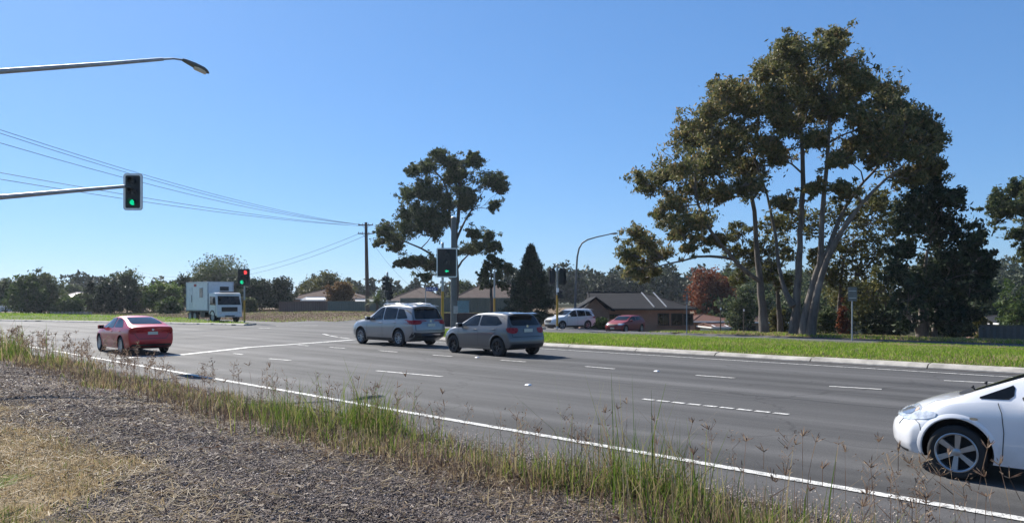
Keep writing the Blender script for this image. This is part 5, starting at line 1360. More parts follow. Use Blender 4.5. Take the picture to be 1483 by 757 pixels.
    mb.obj('grille', M['black'], cb, bevel=.01)
    mb = MB(); mb.box((3.72, 0, .66), (.16, 2.36, .30)); bo = mb.obj('bumper', M['white'], cb, bevel=.05, smooth=.6)
    mb = MB(); mb.box((3.81, 0, .62), (.02, .9, .1)); mb.obj('bumper_slot', M['black'], bo)
    mb = MB(); mb.box((3.5, 0, 2.78), (.35, 1.6, .10)); mb.obj('roof_visor', M['trim'], cb, bevel=.03)
    tm, rm = wheel_meshes(.50, .30, M['galv'], 8, 'wide')
    for x in (2.75, -1.55, -2.75):
        for sg in (1, -1): wv = link('wheel', tm, root, (x, sg * 1.04, .50), (0, .3, 0 if sg > 0 else PI)); link('rim', rm, wv)
    return root
tb = P(309, 466, 66.5)
tk = truck((tb.x, tb.y, .03), math.radians(-46)); tk.scale = (.93, .93, .95)

# ================================================================== STREET FURNITURE
def signal_head(root, z, face, y_off=.16, board=(.60, 1.12), lit=(), cols=1, side_off=0.0, rows=3, back=False, border=True, lensr=.10):
    """target board with lenses; face = direction (radians, about z) the lenses look, in the thing's own frame"""
    Rz = Matrix.Rotation(face + PI / 2, 4, 'Z')             # FACE looks to -y
    T = Matrix.Translation(Vector((0, 0, z))) @ Rz @ Matrix.Translation(Vector((side_off, -y_off, 0)))
    mb = MB(); mb.prism(rrect(board[0], board[1], .09), T @ FACE, .03); b = mb.obj('target_board', M['signal'], root)
    if border:
        mb = MB(); o = rrect(board[0], board[1], .09); i = rrect(board[0] - .13, board[1] - .13, .05); n = len(o)
        TT = T @ FACE; vs = [TT @ Vector((*p, .034)) for p in o] + [TT @ Vector((*p, .034)) for p in i]; mb.add(vs, [(k, (k + 1) % n, n + (k + 1) % n, n + k) for k in range(n)]); mb.obj('white_border', M['border'], b)
    mb = MB(); w = .30 * cols
    mb.prism(rrect(w, board[1] * .86, .05), T @ FACE @ Matrix.Translation((0, 0, -.17)), .17); mb.obj('lamp_housing', M['signal'], b, bevel=.01)
    step = board[1] * .86 / rows
    for c in range(cols):
        for r in range(rows):
            cx = (c - (cols - 1) / 2) * .27; cz = step * (rows - 1) / 2 - step * r; key = lit.get((c, r)) if lit else None
            L = T @ FACE @ Matrix.Translation((cx, cz, .036))
            mb = MB(); mb.prism(circ(lensr, 24), L, .012); mb.obj('signal_lens', M[key] if key and key != 'arrow' else M['lens_off'], b)
            if key == 'arrow':
                mb = MB(); s = lensr; mb.prism([(-s * .9, 0), (-s * .1, s * .75), (-s * .1, s * .3), (s * .85, s * .3), (s * .85, -s * .3), (-s * .1, -s * .3), (-s * .1, -s * .75)], L @ Matrix.Translation((0, 0, .014)), .006); mb.obj('green_arrow', M['green_on'], b)
            mb = MB(); n = 14; ang = [math.radians(-35 + 250 * k / n) for k in range(n + 1)]; vs = []
            for a in ang:
                x, y = lensr * 1.12 * math.cos(a), lensr * 1.12 * math.sin(a)
                for dz in (0, .12 + .08 * max(0, math.sin(a))): vs.append(L @ Vector((x, y, dz)))
            for a in ang:
                x, y = lensr * 1.2 * math.cos(a), lensr * 1.2 * math.sin(a)
                for dz in (0, .12 + .08 * max(0, math.sin(a))): vs.append(L @ Vector((x, y, dz)))
            m = 2 * (n + 1); fs = []
            for k in range(n): fs += [(2 * k, 2 * k + 2, 2 * k + 3, 2 * k + 1), (m + 2 * k, m + 2 * k + 1, m + 2 * k + 3, m + 2 * k + 2), (2 * k + 1, 2 * k + 3, m + 2 * k + 3, m + 2 * k + 1)]
            mb.add(vs, fs); mb.obj('lens_visor', M['signal'], b)
    # bracket back to the pole
    mb = MB(); q = T @ Vector((0, .10, .3)); q2 = T @ Vector((0, .10, -.3)); mb.tube([(0, 0, q.z), q], .025, 6); mb.tube([(0, 0, q2.z), q2], .025, 6); mb.obj('bracket', M['darkpole'], b)
    return b
def signal_pole(label, px, Y, ytop, sleeve=(0, 1.2), r=.055, zb=None, name='traffic_signal', cat='traffic light', group=None, mat='galv', tip=True):
    x = (px - CX) * Y / F; zb = zg(x, Y) + .12 if zb is None else zb; h = EYE + (HY - ytop) * Y / F - zb
    root = thing(name, label, cat, (x, Y, zb), 0, group)
    mb = MB(); mb.tube([(0, 0, -.05), (0, 0, h)], r, 14)
    if tip: mb.tube([(0, 0, h), (0, 0, h + .05)], [r * 1.25, r * .6], 14)
    mb.obj('pole', M[mat], root, smooth=.7)
    mb = MB(); mb.box((0, 0, .012), (.34, .34, .03)); mb.obj('base_plate', M['galv'], root, bevel=.005)
    if sleeve:
        mb = MB(); mb.tube([(0, 0, sleeve[0]), (0, 0, sleeve[1])], r + .012, 14); mb.obj('yellow_sleeve', M['yellow'], root, smooth=.7)
    return root, zb
zrow = lambda py, Y: EYE + (HY - py) * Y / F
VIEW = -PI / 2                      # facing the viewer
# 354: red and green lit, on the island tip
r, zb = signal_pole('pole signal showing red above green at the tip of the island by the truck', 354, 62.5, 386, (.15, 1.95), .065, zb=.03)
signal_head(r, zrow(401.5, 62.5) - zb, VIEW + .05, board=(1.0, 1.42), lit={(1, 0): 'red_on', (0, 2): 'green_on'}, cols=2, lensr=.155, border=False)
b = signal_head(r, zrow(404, 62.5) - zb, VIEW - 1.4, board=(.55, 1.25), lit=None, y_off=.25, border=False, side_off=-.25)
# 556: dark, seen from behind / side, on a small island of its own
sgm, Yi = 556, 46.5
xi = (558 - CX) * Yi / F
isl = MB(); isl.prism(circ(1.4, 28), Matrix.Translation((xi, Yi, zg(xi, Yi) - .02)), .15); o = isl.obj('splitter_island', M['concrete'], bevel=.03); o['kind'] = 'structure'
r, zb = signal_pole('dark signals seen edge on beside the timber power pole, ahead of the silver SUV', 561, Yi, 395, (.1, 1.2), .06, zb=zg(xi, Yi) + .13)
signal_head(r, zrow(411, Yi) - zb, VIEW - 1.15, board=(.46, 1.02), y_off=.12, side_off=.0, border=False)
signal_head(r, zrow(420, Yi) - zb, VIEW + PI - .5, board=(.40, .95), y_off=.14, border=False)
signal_head(r, zrow(428, Yi) - zb, VIEW + 1.4, board=(.32, .62), y_off=.16, border=False, rows=2)
# 648: big target board, green arrow lit
Yt = 45.5
r, zb = signal_pole('signal with a large white edged target board and green arrow, above the grey hatchback', 641, Yt, 352, (.15, 2.35), .075)
signal_head(r, zrow(380.5, Yt) - zb, VIEW + .04, board=(1.26, 1.80), lit={(0, 2): 'arrow'}, cols=1, y_off=.18, side_off=.27, lensr=.13)
# thick grey pole behind it
x, Yp = (657 - CX) * 49 / F, 49
root = thing('steel_pole', 'thick plain grey pole standing directly behind the large target board', 'pole', (x, Yp, zg(x, Yp)))
mb = MB(); h = zrow(315, Yp) - zg(x, Yp); mb.tube([(0, 0, -.1), (0, 0, h * .5), (0, 0, h)], [.21, .19, .165], 18); mb.obj('shaft', M['darkpole'], root, smooth=.8)
mb = MB(); mb.tube([(0, 0, h), (0, 0, h + .06)], [.18, .12], 18); mb.obj('pole_cap', M['galv'], root, smooth=.8)
mb = MB(); mb.box((.15, -.2, 1.3), (.3, .06, .5)); mb.obj('access_panel', M['galv'], root, bevel=.01)
# 716: bare pole with yellow base
r, zb = signal_pole('bare grey post with a yellow base, left of the pointed conifer', 716, 50, 392, (.1, 1.95), .055, name='sign_post', cat='post')
mb = MB(); mb.box((0, .06, 3.2), (.10, .05, .3)); mb.obj('bracket', M['galv'], r, bevel=.005)
# 807: two dark heads either side
Yr = 47.5
r, zb = signal_pole('signal pole with dark heads either side, in front of the white wagon', 807, Yr, 383, (.15, 2.15), .06)
signal_head(r, zrow(400, Yr) - zb, VIEW + PI + .5, board=(.40, 1.02), y_off=.06, side_off=.36, border=False)
signal_head(r, zrow(400.5, Yr) - zb, VIEW + PI - .5, board=(.48, 1.05), y_off=.06, side_off=-.34, border=False)
signal_head(r, zrow(426, Yr) - zb, .4, board=(.30, .62), y_off=.16, border=False, rows=2)
mb = MB(); mb.box((.02, -.10, zrow(420, Yr) - zb), (.16, .10, .26)); mb.obj('push_button_box', M['border'], r, bevel=.01)
# street name sign
x, Y = (625 - CX) * 52 / F, 52.0
r = thing('street_sign', 'blue and white street name blade left of the large target board', 'street sign', (x, Y, zg(x, Y)))
h = zrow(416, Y) - zg(x, Y)
mb = MB(); mb.tube([(-.42, 0, 0), (-.42, 0, h + .1)], .03, 10); mb.obj('post', M['galv'], r, smooth=.7)
mb = MB(); mb.box((.0, 0, h - .12), (.86, .02, .26)); bl = mb.obj('sign_blade', simple('sign_blue', (.03, .07, .28), .4), r, bevel=.004)
mb = MB()
for k, (a, b) in enumerate(((-.33, .12), (-.16, .14), (.02, .12), (.19, .14))): mb.box((a + .05, -.013, h - .12), (b, .004, .08))
mb.obj('worn_lettering', M['whitepaint'], bl)
# mast arm signal, left: pole is just outside the frame
hd = P(193, 278, 22.7); d = Vector((1, 1, 0)).normalized(); base = hd - d * 5.6; base.z = zg(base.x, base.y)
root = thing('mast_arm_signal', 'grey mast arm reaching in from the left with a green lit signal at its end', 'traffic light', base)
L = hd - base
def on_mast(py, k): q = hd - d * k; return Vector((q.x, q.y, EYE + (HY - py) * q.y / F)) - base
e0, e1 = on_mast(270, .25), on_mast(291, 4.35); k1 = (e1 - e0) / 4.1; pa = e0 + k1 * 5.35
mb = MB(); mb.tube([(0, 0, -.1), (0, 0, 2), (0, 0, pa.z + .1)], [.16, .15, .125], 16); mb.obj('pole', M['darkpole'], root, smooth=.8)
mb = MB(); mb.tube([pa, e1, e0], [.085, .075, .05], 14); mb.obj('mast_arm', M['galv'], root, smooth=.8)
b = signal_head(root, L.z, VIEW + .05, board=(.57, 1.13), lit={(0, 2): 'green_on'}, y_off=0.0, lensr=.085)
b.location = (L.x, L.y, 0)
mb = MB(); mb.tube([e0, Vector((L.x, L.y + .10, e0.z))], .04, 10); mb.obj('arm_bracket', M['darkpole'], root, smooth=.8)
# street lamps
def cobra(parent, tip, dr, ln=.78, w=.30):
    """lamp head hanging from tip along dr"""
    mb = MB(); d = dr.normalized(); s = Vector((-d.y, d.x, 0)).normalized(); u = s.cross(d) * -1
    if u.z < 0: u = -u
    secs = [(0, .05, .05, 0), (.14, .09, .07, .0), (.35, .135, .085, -.005), (.62, .15, .08, -.01), (.74, .10, .05, -.02), (.80, .02, .015, -.03)]
    k = ln / .8; n = 14; vs = []
    for a, hw, hh, dz in secs:
        for j in range(n):
            t = 2 * PI * j / n; vs.append(tip + d * a * k + s * hw * (w / .30) * math.cos(t) + u * ((hh * 1.1 if math.sin(t) > 0 else hh * .7) * math.sin(t) + dz))
    fs = [(i * n + j, i * n + (j + 1) % n, (i + 1) * n + (j + 1) % n, (i + 1) * n + j) for i in range(len(secs) - 1) for j in range(n)] + [tuple(reversed(range(n))), tuple(range((len(secs) - 1) * n, len(secs) * n))]
    mb.add(vs, fs); hdo = mb.obj('lamp_head', M['darkpole'], parent, smooth=.9)
    mb = MB(); vs = []
    for a, hw in ((.36, .09), (.48, .12), (.64, .11), (.72, .05)):
        for j in range(9):
            t = PI + PI * j / 8; vs.append(tip + d * a * k + s * hw * (w / .3) * math.cos(t) + u * (.10 * math.sin(t) - .02))
    mb.add(vs, [(i * 9 + j, i * 9 + j + 1, (i + 1) * 9 + j + 1, (i + 1) * 9 + j) for i in range(3) for j in range(8)]); mb.obj('lamp_lens', simple('lamp_lens', (.6, .58, .52), .2, coat=1), hdo, smooth=1)
hd = P(264, 87, 22.0); base = hd - d * 6.6; base.z = zg(base.x, base.y)
root = thing('street_lamp', 'grey street lamp arm reaching over the road from the left edge of the photo', 'street lamp', base); L = hd - base
def on_arm(px, py, k): q = hd - d * k; q = Vector((q.x, q.y, EYE + (HY - py) * q.y / F)); return q - base
mb = MB(); a0 = on_arm(0, 106, 5.0); top = Vector((0, 0, a0.z - .75)); mb.tube([(0, 0, -.1), (0, 0, 3), top], [.13, .115, .09], 16); mb.obj('pole', M['darkpole'], root, smooth=.8)
mb = MB(); mb.tube([top, d * .7 + Vector((0, 0, a0.z - .28)), a0, on_arm(0, 92, 1.9), on_arm(0, 86, .55)], [.085, .08, .072, .055, .048], 12); mb.tube([on_arm(0, 86, .55), on_arm(0, 85.2, .25), L], [.03, .028, .03], 8); mb.obj('outreach_arm', M['galv'], root, smooth=.8)
cobra(root, L, Vector((.62, .40, -.24)), .80, .34)
Yl = 72.0; x = (833 - CX) * Yl / F; zb = zg(x, Yl)
root = thing('street_lamp', 'tall curved street lamp behind the white wagon, beside the brick house', 'street lamp', (x, Yl, zb))
def q(px, py): v = P(px, py, Yl); return Vector((v.x - x, 0, v.z - zb))
path = [Vector((-.05, 0, 0)), q(833.3, 430), q(834.5, 395), q(836, 372), q(838.5, 360), q(843, 352), q(851, 347), q(864, 343.2), q(882, 339.3)]
mb = MB(); mb.tube(path, [.13, .11, .095, .085, .08, .075, .07, .06, .05], 12); mb.obj('curved_pole', M['darkpole'], root, smooth=.9)
cobra(root, q(882, 339.2), Vector((1, 0, .16)), .85, .3)
# sign seen from behind, in the median; thin posts
def back_sign(label, px, Y, pyt, w, h, post_top=None):
    x = (px - CX) * Y / F; s, t = st(x, Y); zb = float(med_z(np.array(x), np.array(Y))) if s < 29.2 else zg(x, Y)
    r = thing('road_sign', label, 'road sign', (x, Y, zb)); ht = zrow(pyt, Y) - zb
    mb = MB(); mb.tube([(0, 0, -.1), (0, 0, ht)], .03, 10); mb.obj('post', M['galv'], r, smooth=.7)
    mb = MB(); mb.prism(rrect(w, h, .05), Matrix.Translation((0, -.035, ht - h / 2 + .02)) @ FACE, .012); s_ = mb.obj('sign_plate', M['darkpole'], r)
    mb = MB()
    for k in (-.25, .25): mb.box((0, -.055, ht - h / 2 + k * h), (w * .8, .02, .04))
    mb.obj('stiffening_rail', M['galv'], s_); return r
back_sign('road sign seen from behind on a thin post, in the median before the dark tree', 1234, 34.6, 416, .42, .66)
back_sign('narrow sign seen nearly edge on at the corner of the brick house', 994.5, 47, 427, .14, .62)
for px, pt, Y, lab in ((1043.5, 444, 52, 'thin marker post standing right of the brick house'), (1077, 446, 52, 'thin marker post just left of the leftmost gum trunk')):
    x = (px - CX) * Y / F; r = thing('marker_post', lab, 'post', (x, Y, zg(x, Y))); ht = zrow(pt, Y) - zg(x, Y)
    mb = MB(); mb.tube([(0, 0, -.1), (0, 0, ht)], [.045, .035], 8); mb.obj('stake', M['timber'], r, smooth=.8); mb = MB(); mb.box((0, -.05, ht - .14), (.10, .015, .16)); mb.obj('reflector', M['border'], r, bevel=.004)

# ------------------------------------------------------------------ power poles and wires
def power_pole(label, px, Y, ytop, arms, r=.17, group='timber power poles', x=None, ztop=None):
    x = (px - CX) * Y / F if x is None else x; zb = zg(x, Y); H = (zrow(ytop, Y) if ztop is None else ztop) - zb
    root = thing('power_pole', label, 'power pole', (x, Y, zb), 0, group)
    mb = MB(); mb.tube([(.22 if px == 530 else 0, 0, -.2), (.1 if px == 530 else 0, 0, H * .5), (0, 0, H)], [r * 1.15, r, r * .75], 12); mb.obj('pole_shaft', M['timber'], root, smooth=.9)
    for dz, w in arms:
        mb = MB(); mb.box((0, -.14, H - dz), (w, .10, .11)); mb.tube([(-w * .3, -.14, H - dz), (0, -.12, H - dz - .5)], .02, 5); mb.tube([(w * .3, -.14, H - dz), (0, -.12, H - dz - .5)], .02, 5); a = mb.obj('crossarm', M['timber'], root)
        for k in (-.46, -.2, .2, .46):
            mb = MB(); mb.tube([(w * k, -.14, H - dz + .05), (w * k, -.14, H - dz + .12), (w * k, -.14, H - dz + .22)], [.03, .055, .04], 8); mb.obj('insulator', M['ceramic'], a, smooth=.8)
    return Vector((x, Y, zb + H))
t0 = power_pole('tall timber power pole with two crossarms, left of the open gum', 530, 95, 322, [(.35, 1.9), (1.45, 2.0)], .24)
t1 = power_pole('distant power pole whose crossarm shows above the feathery tree at the left', 190, 170, 390, [(.3, 2.6)], .2)
t2 = power_pole('small distant power pole at the far left edge of the photo', 5, 180, 407, [(.3, 3.6)], .2)
def wire(label, a, b, sag, r=.016, group='overhead wires', name='overhead_wire'):
    n = 28; pts = []
    for i in range(n + 1):
        f = i / n; p = a.lerp(b, f); p.z -= 4 * sag * f * (1 - f); pts.append(p)
    mb = MB(); o = pts[0].copy(); mb.tube([p - o for p in pts], r, 5); ob = mb.obj(name, M['wire'], None, loc=o, smooth=1); tag(ob, label, 'wire', group)
# five long spans running to the near left, over the mast arm
def span_end(y0, Y0, a, k=1.75):
    p = P(0, y0, Y0); p.z += 4 * sg * (1 / k) * (1 - 1 / k); return a.lerp(p, k)
for lab, px, py, y0, sg, Y0 in (('highest of the five long wires crossing the left sky', 521, 325, 188, 2.3, 46), ('second highest of the five long wires crossing the left sky', 525, 325.5, 193, 2.6, 44.5), ('middle one of the five long wires crossing the left sky', 535, 326, 207, 2.6, 43),
                        ('fourth wire down of the five, passing just behind the mast arm', 521, 327, 250, 1.2, 42), ('lowest of the five long wires crossing the left sky', 538, 327.5, 259.5, 1.4, 41)):
    a = P(px, py, 95); wire(lab, a, span_end(y0, Y0, a), sg, .017)
# lighter lines towards the distant poles
wire('upper thin line from the timber pole sloping down behind the truck', P(523, 337, 95), P(192, 391, 170), 3.4, .022, 'lines to the distant poles'); wire('lower thin line from the timber pole sloping down behind the truck', P(534, 339, 95), P(188, 392.5, 170), 3.9, .022, 'lines to the distant poles')
wire('faint far line between the two distant poles at the left', P(189, 391, 170), P(6, 409, 180), 2.2, .024, 'lines to the distant poles')
wire('service line falling right from the timber pole to the roof behind the signals', P(540, 352, 95), P(612, 425, 108), .8, .014, 'lines to the distant poles')

# ================================================================== FENCES, WALLS
def fence(name, label, a, b, h, mat, post, gap=2.4, thick=.05, cap=None, ribs=None, cat='fence'):
    d = Vector((b[0] - a[0], b[1] - a[1], 0)); L = d.length; ang = math.atan2(d.y, d.x); za, zb = zg(*a), zg(*b)
    root = thing(name, label, cat, (a[0], a[1], min(za, zb) - .1), ang); h += .1
    n = max(1, round(L / gap))
    mb = MB()
    for k in range(n):
        x0 = L * k / n + .03; x1 = L * (k + 1) / n - .03; m = 14
        # corrugated sheet: a zig-zag in plan
        f_, bk = [], []
        for i in range(m + 1):
            x = x0 + (x1 - x0) * i / m; o = (.022 if i % 2 else -.022); f_.append((x, o - .008)); bk.append((x, o + .008))
        mb.prism(f_ + bk[::-1], Matrix.Identity(4), h - .04)
    mb.obj('fence_sheet', M[mat] if isinstance(mat, str) else mat, root)
    pm = M[post] if isinstance(post, str) else post
    for k in range(n + 1):
        mb = MB(); mb.box((L * k / n, 0, h / 2), (.055, .08, h)); mb.obj('fence_post', pm, root, bevel=.006)
    mb = MB(); mb.box((L / 2, 0, h), (L, .07, .05)); mb.obj('fence_rail', pm, root, bevel=.006); return root
fb = simple('fence_brown', (.11, .08, .068), .7, var=.25); fg = simple('fence_green', (.10, .135, .115), .6, var=.2); fgr = simple('fence_grey', (.085, .09, .085), .6, var=.2)
def at(px, Y): return ((px - CX) * Y / F, Y)
fence('metal_fence', 'dark brown fence behind the dry bank, left of the green fence', at(404, 104), at(474, 104), 1.4, fb, fb)
fence('metal_fence', 'dull green fence behind the dry bank, crossing behind the timber power pole', at(475, 104), at(578, 101), 1.45, fg, fg)
fence('metal_fence', 'pale green fence running behind the large target board and the bare post', at(580, 100), at(738, 92), 1.95, fg, fg)
fence('metal_fence', 'grey corrugated fence at the right edge of the photo', at(1418, 52.5), at(1560, 50.5), 1.32, fgr, fgr)
# low dark brick wall behind the cars
x, Y = at(637, 55)
r = thing('brick_wall', 'low dark brick wall behind the grey hatchback', 'wall', (x, Y, zg(x, Y))); mb = MB(); mb.box((2.9, 0, .3), (5.9, .24, 1.25)); mb.obj('wall_face', brick('brick_dark', (.055, .03, .026), (.075, .04, .034), (.09, .085, .08)), r); mb = MB(); mb.box((2.9, 0, .965), (6.0, .30, .08)); mb.obj('wall_capping', simple('wall_cap', (.07, .05, .045), .8), r, bevel=.01)
x, Y = at(663, 74)
r = thing('service_cabinet', 'pale blue green electrical cabinet in front of the pale fence', 'electrical box', (x, Y, zg(x, Y))); mt = simple('cabinet_green', (.16, .27, .27), .5)
zb = zg(x, Y); hh = zrow(436, Y) - zb; mb = MB(); mb.box((.55, 0, hh / 2), (1.15, .7, hh)); mb.obj('cabinet', mt, r, bevel=.03); mb = MB(); mb.box((.55, 0, hh + .02), (1.22, .78, .06)); mb.obj('lid', mt, r, bevel=.015)
for k in (.27, .83): mb = MB(); mb.box((k, -.36, hh * .5), (.52, .02, hh * .86)); dd = mb.obj('cabinet_door', mt, r, bevel=.008)
# timber post-and-rail barrier at the far left
for i, (p0, p1, n) in enumerate((((74, 457.3), (132, 456.6), 12),)):
    a, b = G(*p0, .2), G(*p1, .2); d_ = b - a; ang = math.atan2(d_.y, d_.x); Ln = Vector((d_.x, d_.y, 0)).length
    r = thing('post_rail_fence', 'low weathered post and rail fence before the trees at the far left', 'fence', (a.x, a.y, zg(a.x, a.y)), ang); mt = simple('grey_timber', (.26, .24, .22), .9, var=.3)
    for k in range(n): mb = MB(); mb.box((Ln * k / (n - 1), 0, .30), (.14, .14, .75)); mb.obj('fence_post', mt, r, bevel=.01)
    mb = MB(); mb.box((Ln / 2, 0, .52), (Ln, .06, .14)); mb.obj('fence_rail', mt, r, bevel=.01)

# ================================================================== HOUSES
def house(name, label, px0, px1, Y, ridge, eave, base, roofm, wallm, depth=9.0, rz=0.0, hip=(True, True), ridge_frac=.5, windows=(), doors=(), fascia='whitepaint', chim=None, zb=None, over=.55):
    x0, x1 = (px0 - CX) * Y / F, (px1 - CX) * Y / F; W = x1 - x0; zb = (zrow(base, Y) if base else zg((x0 + x1) / 2, Y)) if zb is None else zb
    he = zrow(eave, Y) - zb; hr = zrow(ridge, Y + depth * .5) - zb
    r = thing(name, label, 'house', (x0, Y, zb), rz)
    zlow = min(0, zg((x0 + x1) / 2, Y + depth / 2) - zb, zg(x0, Y) - zb, zg(x1, Y) - zb) - .3
    mb = MB()
    L0, L1 = over, W - over; F0 = over; B = depth - over
    mb.box(((L0 + L1) / 2, (F0 + B) / 2, (he + zlow) / 2), (L1 - L0, B - F0, he - zlow)); 
    for e, (hp, xe) in enumerate(((hip[0], L0), (hip[1], L1))):
        if not hp:
            k = -1 if e == 0 else 1; mb.add([(xe - k * .02, F0, he), (xe - k * .02, B, he), (xe - k * .02, depth / 2, he + (hr - he) * (1 - 2 * over / depth)), (xe - k * .22, F0, he), (xe - k * .22, B, he), (xe - k * .22, depth / 2, he + (hr - he) * (1 - 2 * over / depth))], [(0, 1, 2), (5, 4, 3), (0, 3, 4, 1), (1, 4, 5, 2), (2, 5, 3, 0)])
    w = mb.obj('wall', wallm, r)
    rl = min(depth / 2, W * .48) if hip[0] else 0; rr = min(depth / 2, W * .48) if hip[1] else 0
    # roof: four slopes with thickness
    E = [(0, 0, he - .06), (W, 0, he - .06), (W, depth, he - .06), (0, depth, he - .06)]; T = [(rl, depth / 2, hr), (W - rr, depth / 2, hr)]
    mb = MB(); vs = E + T + [(x, y, z - .16) for x, y, z in E]
    mb.add(vs, [(0, 1, 5, 4), (1, 2, 5), (2, 3, 4, 5), (3, 0, 4), (0, 6, 7, 1), (1, 7, 8, 2), (2, 8, 9, 3), (3, 9, 6, 0), (9, 8, 7, 6)]); ro = mb.obj('roof', roofm, r)
    mb = MB(); mb.tube([T[0], T[1]], .11, 6)
    for a, b in ((E[0], T[0]), (E[3], T[0]), (E[1], T[1]), (E[2], T[1])): mb.tube([a, b], .09, 6)
    mb.obj('ridge_capping', roofm, ro, smooth=.9)
    mb = MB(); mb.box((W / 2, -.06, he - .16), (W + .1, .12, .16)); mb.box((-.06, depth / 2, he - .16), (.12, depth, .16)); mb.box((W + .06, depth / 2, he - .16), (.12, depth, .16)); mb.obj('gutter', M[fascia] if isinstance(fascia, str) else fascia, ro, bevel=.02)
    for (fx, fz, ww, wh) in windows:
        x, z = W * fx, he * fz
        mb = MB(); y = F0 - .03
        for bx, bz, bw, bh in ((x, z + wh / 2, ww + .12, .07), (x, z - wh / 2, ww + .12, .07), (x - ww / 2, z, .07, wh), (x + ww / 2, z, .07, wh), (x, z, .05, wh)): mb.box((bx, y, bz), (bw, .08, bh))
        wo = mb.obj('window', M['trim'], r); mb = MB(); mb.box((x, F0 - .014, z), (ww - .06, .024, wh - .06)); mb.obj('pane', M['glass'], wo)
        mb = MB(); mb.box((x, F0 - .08, z - wh / 2 - .08), (ww + .25, .2, .07)); mb.obj('sill', wallm, wo, bevel=.01)
    for fx, ww, hh in doors:
        mb = MB(); mb.box((W * fx, F0 - .03, hh / 2), (ww, .06, hh)); mb.obj('door', M['trim'], r, bevel=.01)
    for ch in chim or ():
        mb = MB(); mb.box((W * ch, depth * .6, hr - .1), (.6, .6, 1.4)); mb.obj('chimney', wallm, ro, bevel=.02)
    return r, W, he, hr
bk_red = brick('brick_redbrown', (.33, .15, .085), (.40, .19, .115), (.30, .26, .22)); bk_brown = brick('brick_brown', (.20, .11, .07), (.26, .14, .09), (.28, .24, .2)); bk_tan = brick('brick_tan', (.34, .25, .17), (.40, .30, .2), (.4, .36, .3))
tl_grey = tiles('tiles_charcoal', (.018, .019, .023)); tl_red = tiles('tiles_terracotta', (.12, .06, .045)); tl_brown = tiles('tiles_brown', (.085, .055, .045)); tl_tan = tiles('tiles_weathered', (.10, .075, .065))
r, W, he, hr = house('brick_house', 'red brown brick house with a charcoal hipped roof, behind the dark red hatchback', 858, 1009, 78, 423.5, 445.5, None, tl_grey, bk_red, 10, 0, (False, True), windows=((.69, .55, 1.15, 1.25), (.82, .55, 1.15, 1.25), (.93, .55, 1.0, 1.15), (.22, .52, 1.3, 1.2)), doors=((.42, 1.0, 2.0),), fascia='trim', zb=-1.55)
# its front wing with the gable to the left
W2 = (893 - 838) * 76 / F
mb = MB(); gx0 = (838 - 858) * 76 / F; mb.box((gx0 + 1.5, 1.0, he / 2 - .2), (3.0, 5.2, he)); mb.obj('wing_wall', bk_brown, r)
gz_ = he - .2; mb = MB(); vs = [(gx0 - .4, -2.1, gz_), (gx0 + 1.55, -2.1, gz_ + 1.35), (gx0 + 3.5, -2.1, gz_), (gx0 - .4, 4.4, gz_), (gx0 + 1.55, 4.4, gz_ + 1.35), (gx0 + 3.5, 4.4, gz_)]
mb.add(vs + [(v[0], v[1], v[2] - .14) for v in vs], [(0, 1, 4, 3), (1, 2, 5, 4), (6, 9, 10, 7), (7, 10, 11, 8), (0, 6, 7, 1), (1, 7, 8, 2), (3, 4, 10, 9), (4, 5, 11, 10), (0, 3, 9, 6), (2, 8, 11, 5)]); mb.obj('wing_roof', tl_grey, r)
mb = MB(); mb.add([(gx0, -1.61, gz_ - .25), (gx0 + 3.0, -1.61, gz_ - .25), (gx0 + 1.55, -1.61, gz_ + 1.15), (gx0, -1.4, gz_ - .25), (gx0 + 3.0, -1.4, gz_ - .25), (gx0 + 1.55, -1.4, gz_ + 1.15)], [(0, 1, 2), (5, 4, 3), (0, 3, 4, 1), (1, 4, 5, 2), (2, 5, 3, 0)]); mb.obj('wing_gable', bk_brown, r)
for fx in (.56, .68):                                          # pale flashing strips down the front slope
    x = W * fx; mb = MB(); mb.hexa([(x + .35, .35, he + .05), (x + .47, .35, he + .05), (x - .10, 4.7, hr - .03), (x - .22, 4.7, hr - .03)], [(x + .35, .35, he + .13), (x + .47, .35, he + .13), (x - .10, 4.7, hr + .05), (x - .22, 4.7, hr + .05)]); mb.obj('roof_flashing', M['galv'], r)
house('tiled_house', 'terracotta roofed house lower down, right of the brick house', 1003, 1072, 92, 455.5, 464, None, tl_red, bk_red, 9, .12, windows=((.7, .6, 1.2, 1.1),), zb=-3.0)
house('garage', 'low white fronted garage before the terracotta roof', 1032, 1062, 86, 468, 472.5, None, tl_red, M['white'], 6, .05, (False, False), zb=-2.9, over=.3)
house('tiled_house', 'small weathered tile roofed house partly behind the leftmost gum trunk', 1066, 1138, 100, 458, 465, None, tl_brown, bk_brown, 9, -.15, (True, True), windows=((.3, .6, 1.2, 1.0),), zb=-3.6)
house('tiled_house', 'dark tiled house roof above the grey fence at the right edge', 1448, 1540, 72, 455, 466.5, None, tl_grey, bk_brown, 9, -.1, (True, True), windows=((.25, .6, 1.2, 1.0),), zb=-2.2)
house('tiled_house', 'pale walled house glimpsed between the dense dark tree and the grey fence', 1400, 1446, 104, 460.5, 466, None, tl_brown, bk_tan, 8, 0, (True, True), zb=-3.4)
house('tiled_house', 'long low brown roofed house behind the brown fence', 412, 528, 122, 417.5, 431.5, None, tl_brown, bk_brown, 12, 0, (True, True), windows=((.3, .6, 1.8, 1.1), (.6, .6, 1.8, 1.1)), zb=.2)
house('carport', 'white edged flat carport roof over the brown fence', 436, 486, 112, 430.5, 433.5, None, simple('carport_sheet', (.55, .55, .54), .5), bk_brown, 6, 0, (False, False), zb=.2, over=.25)
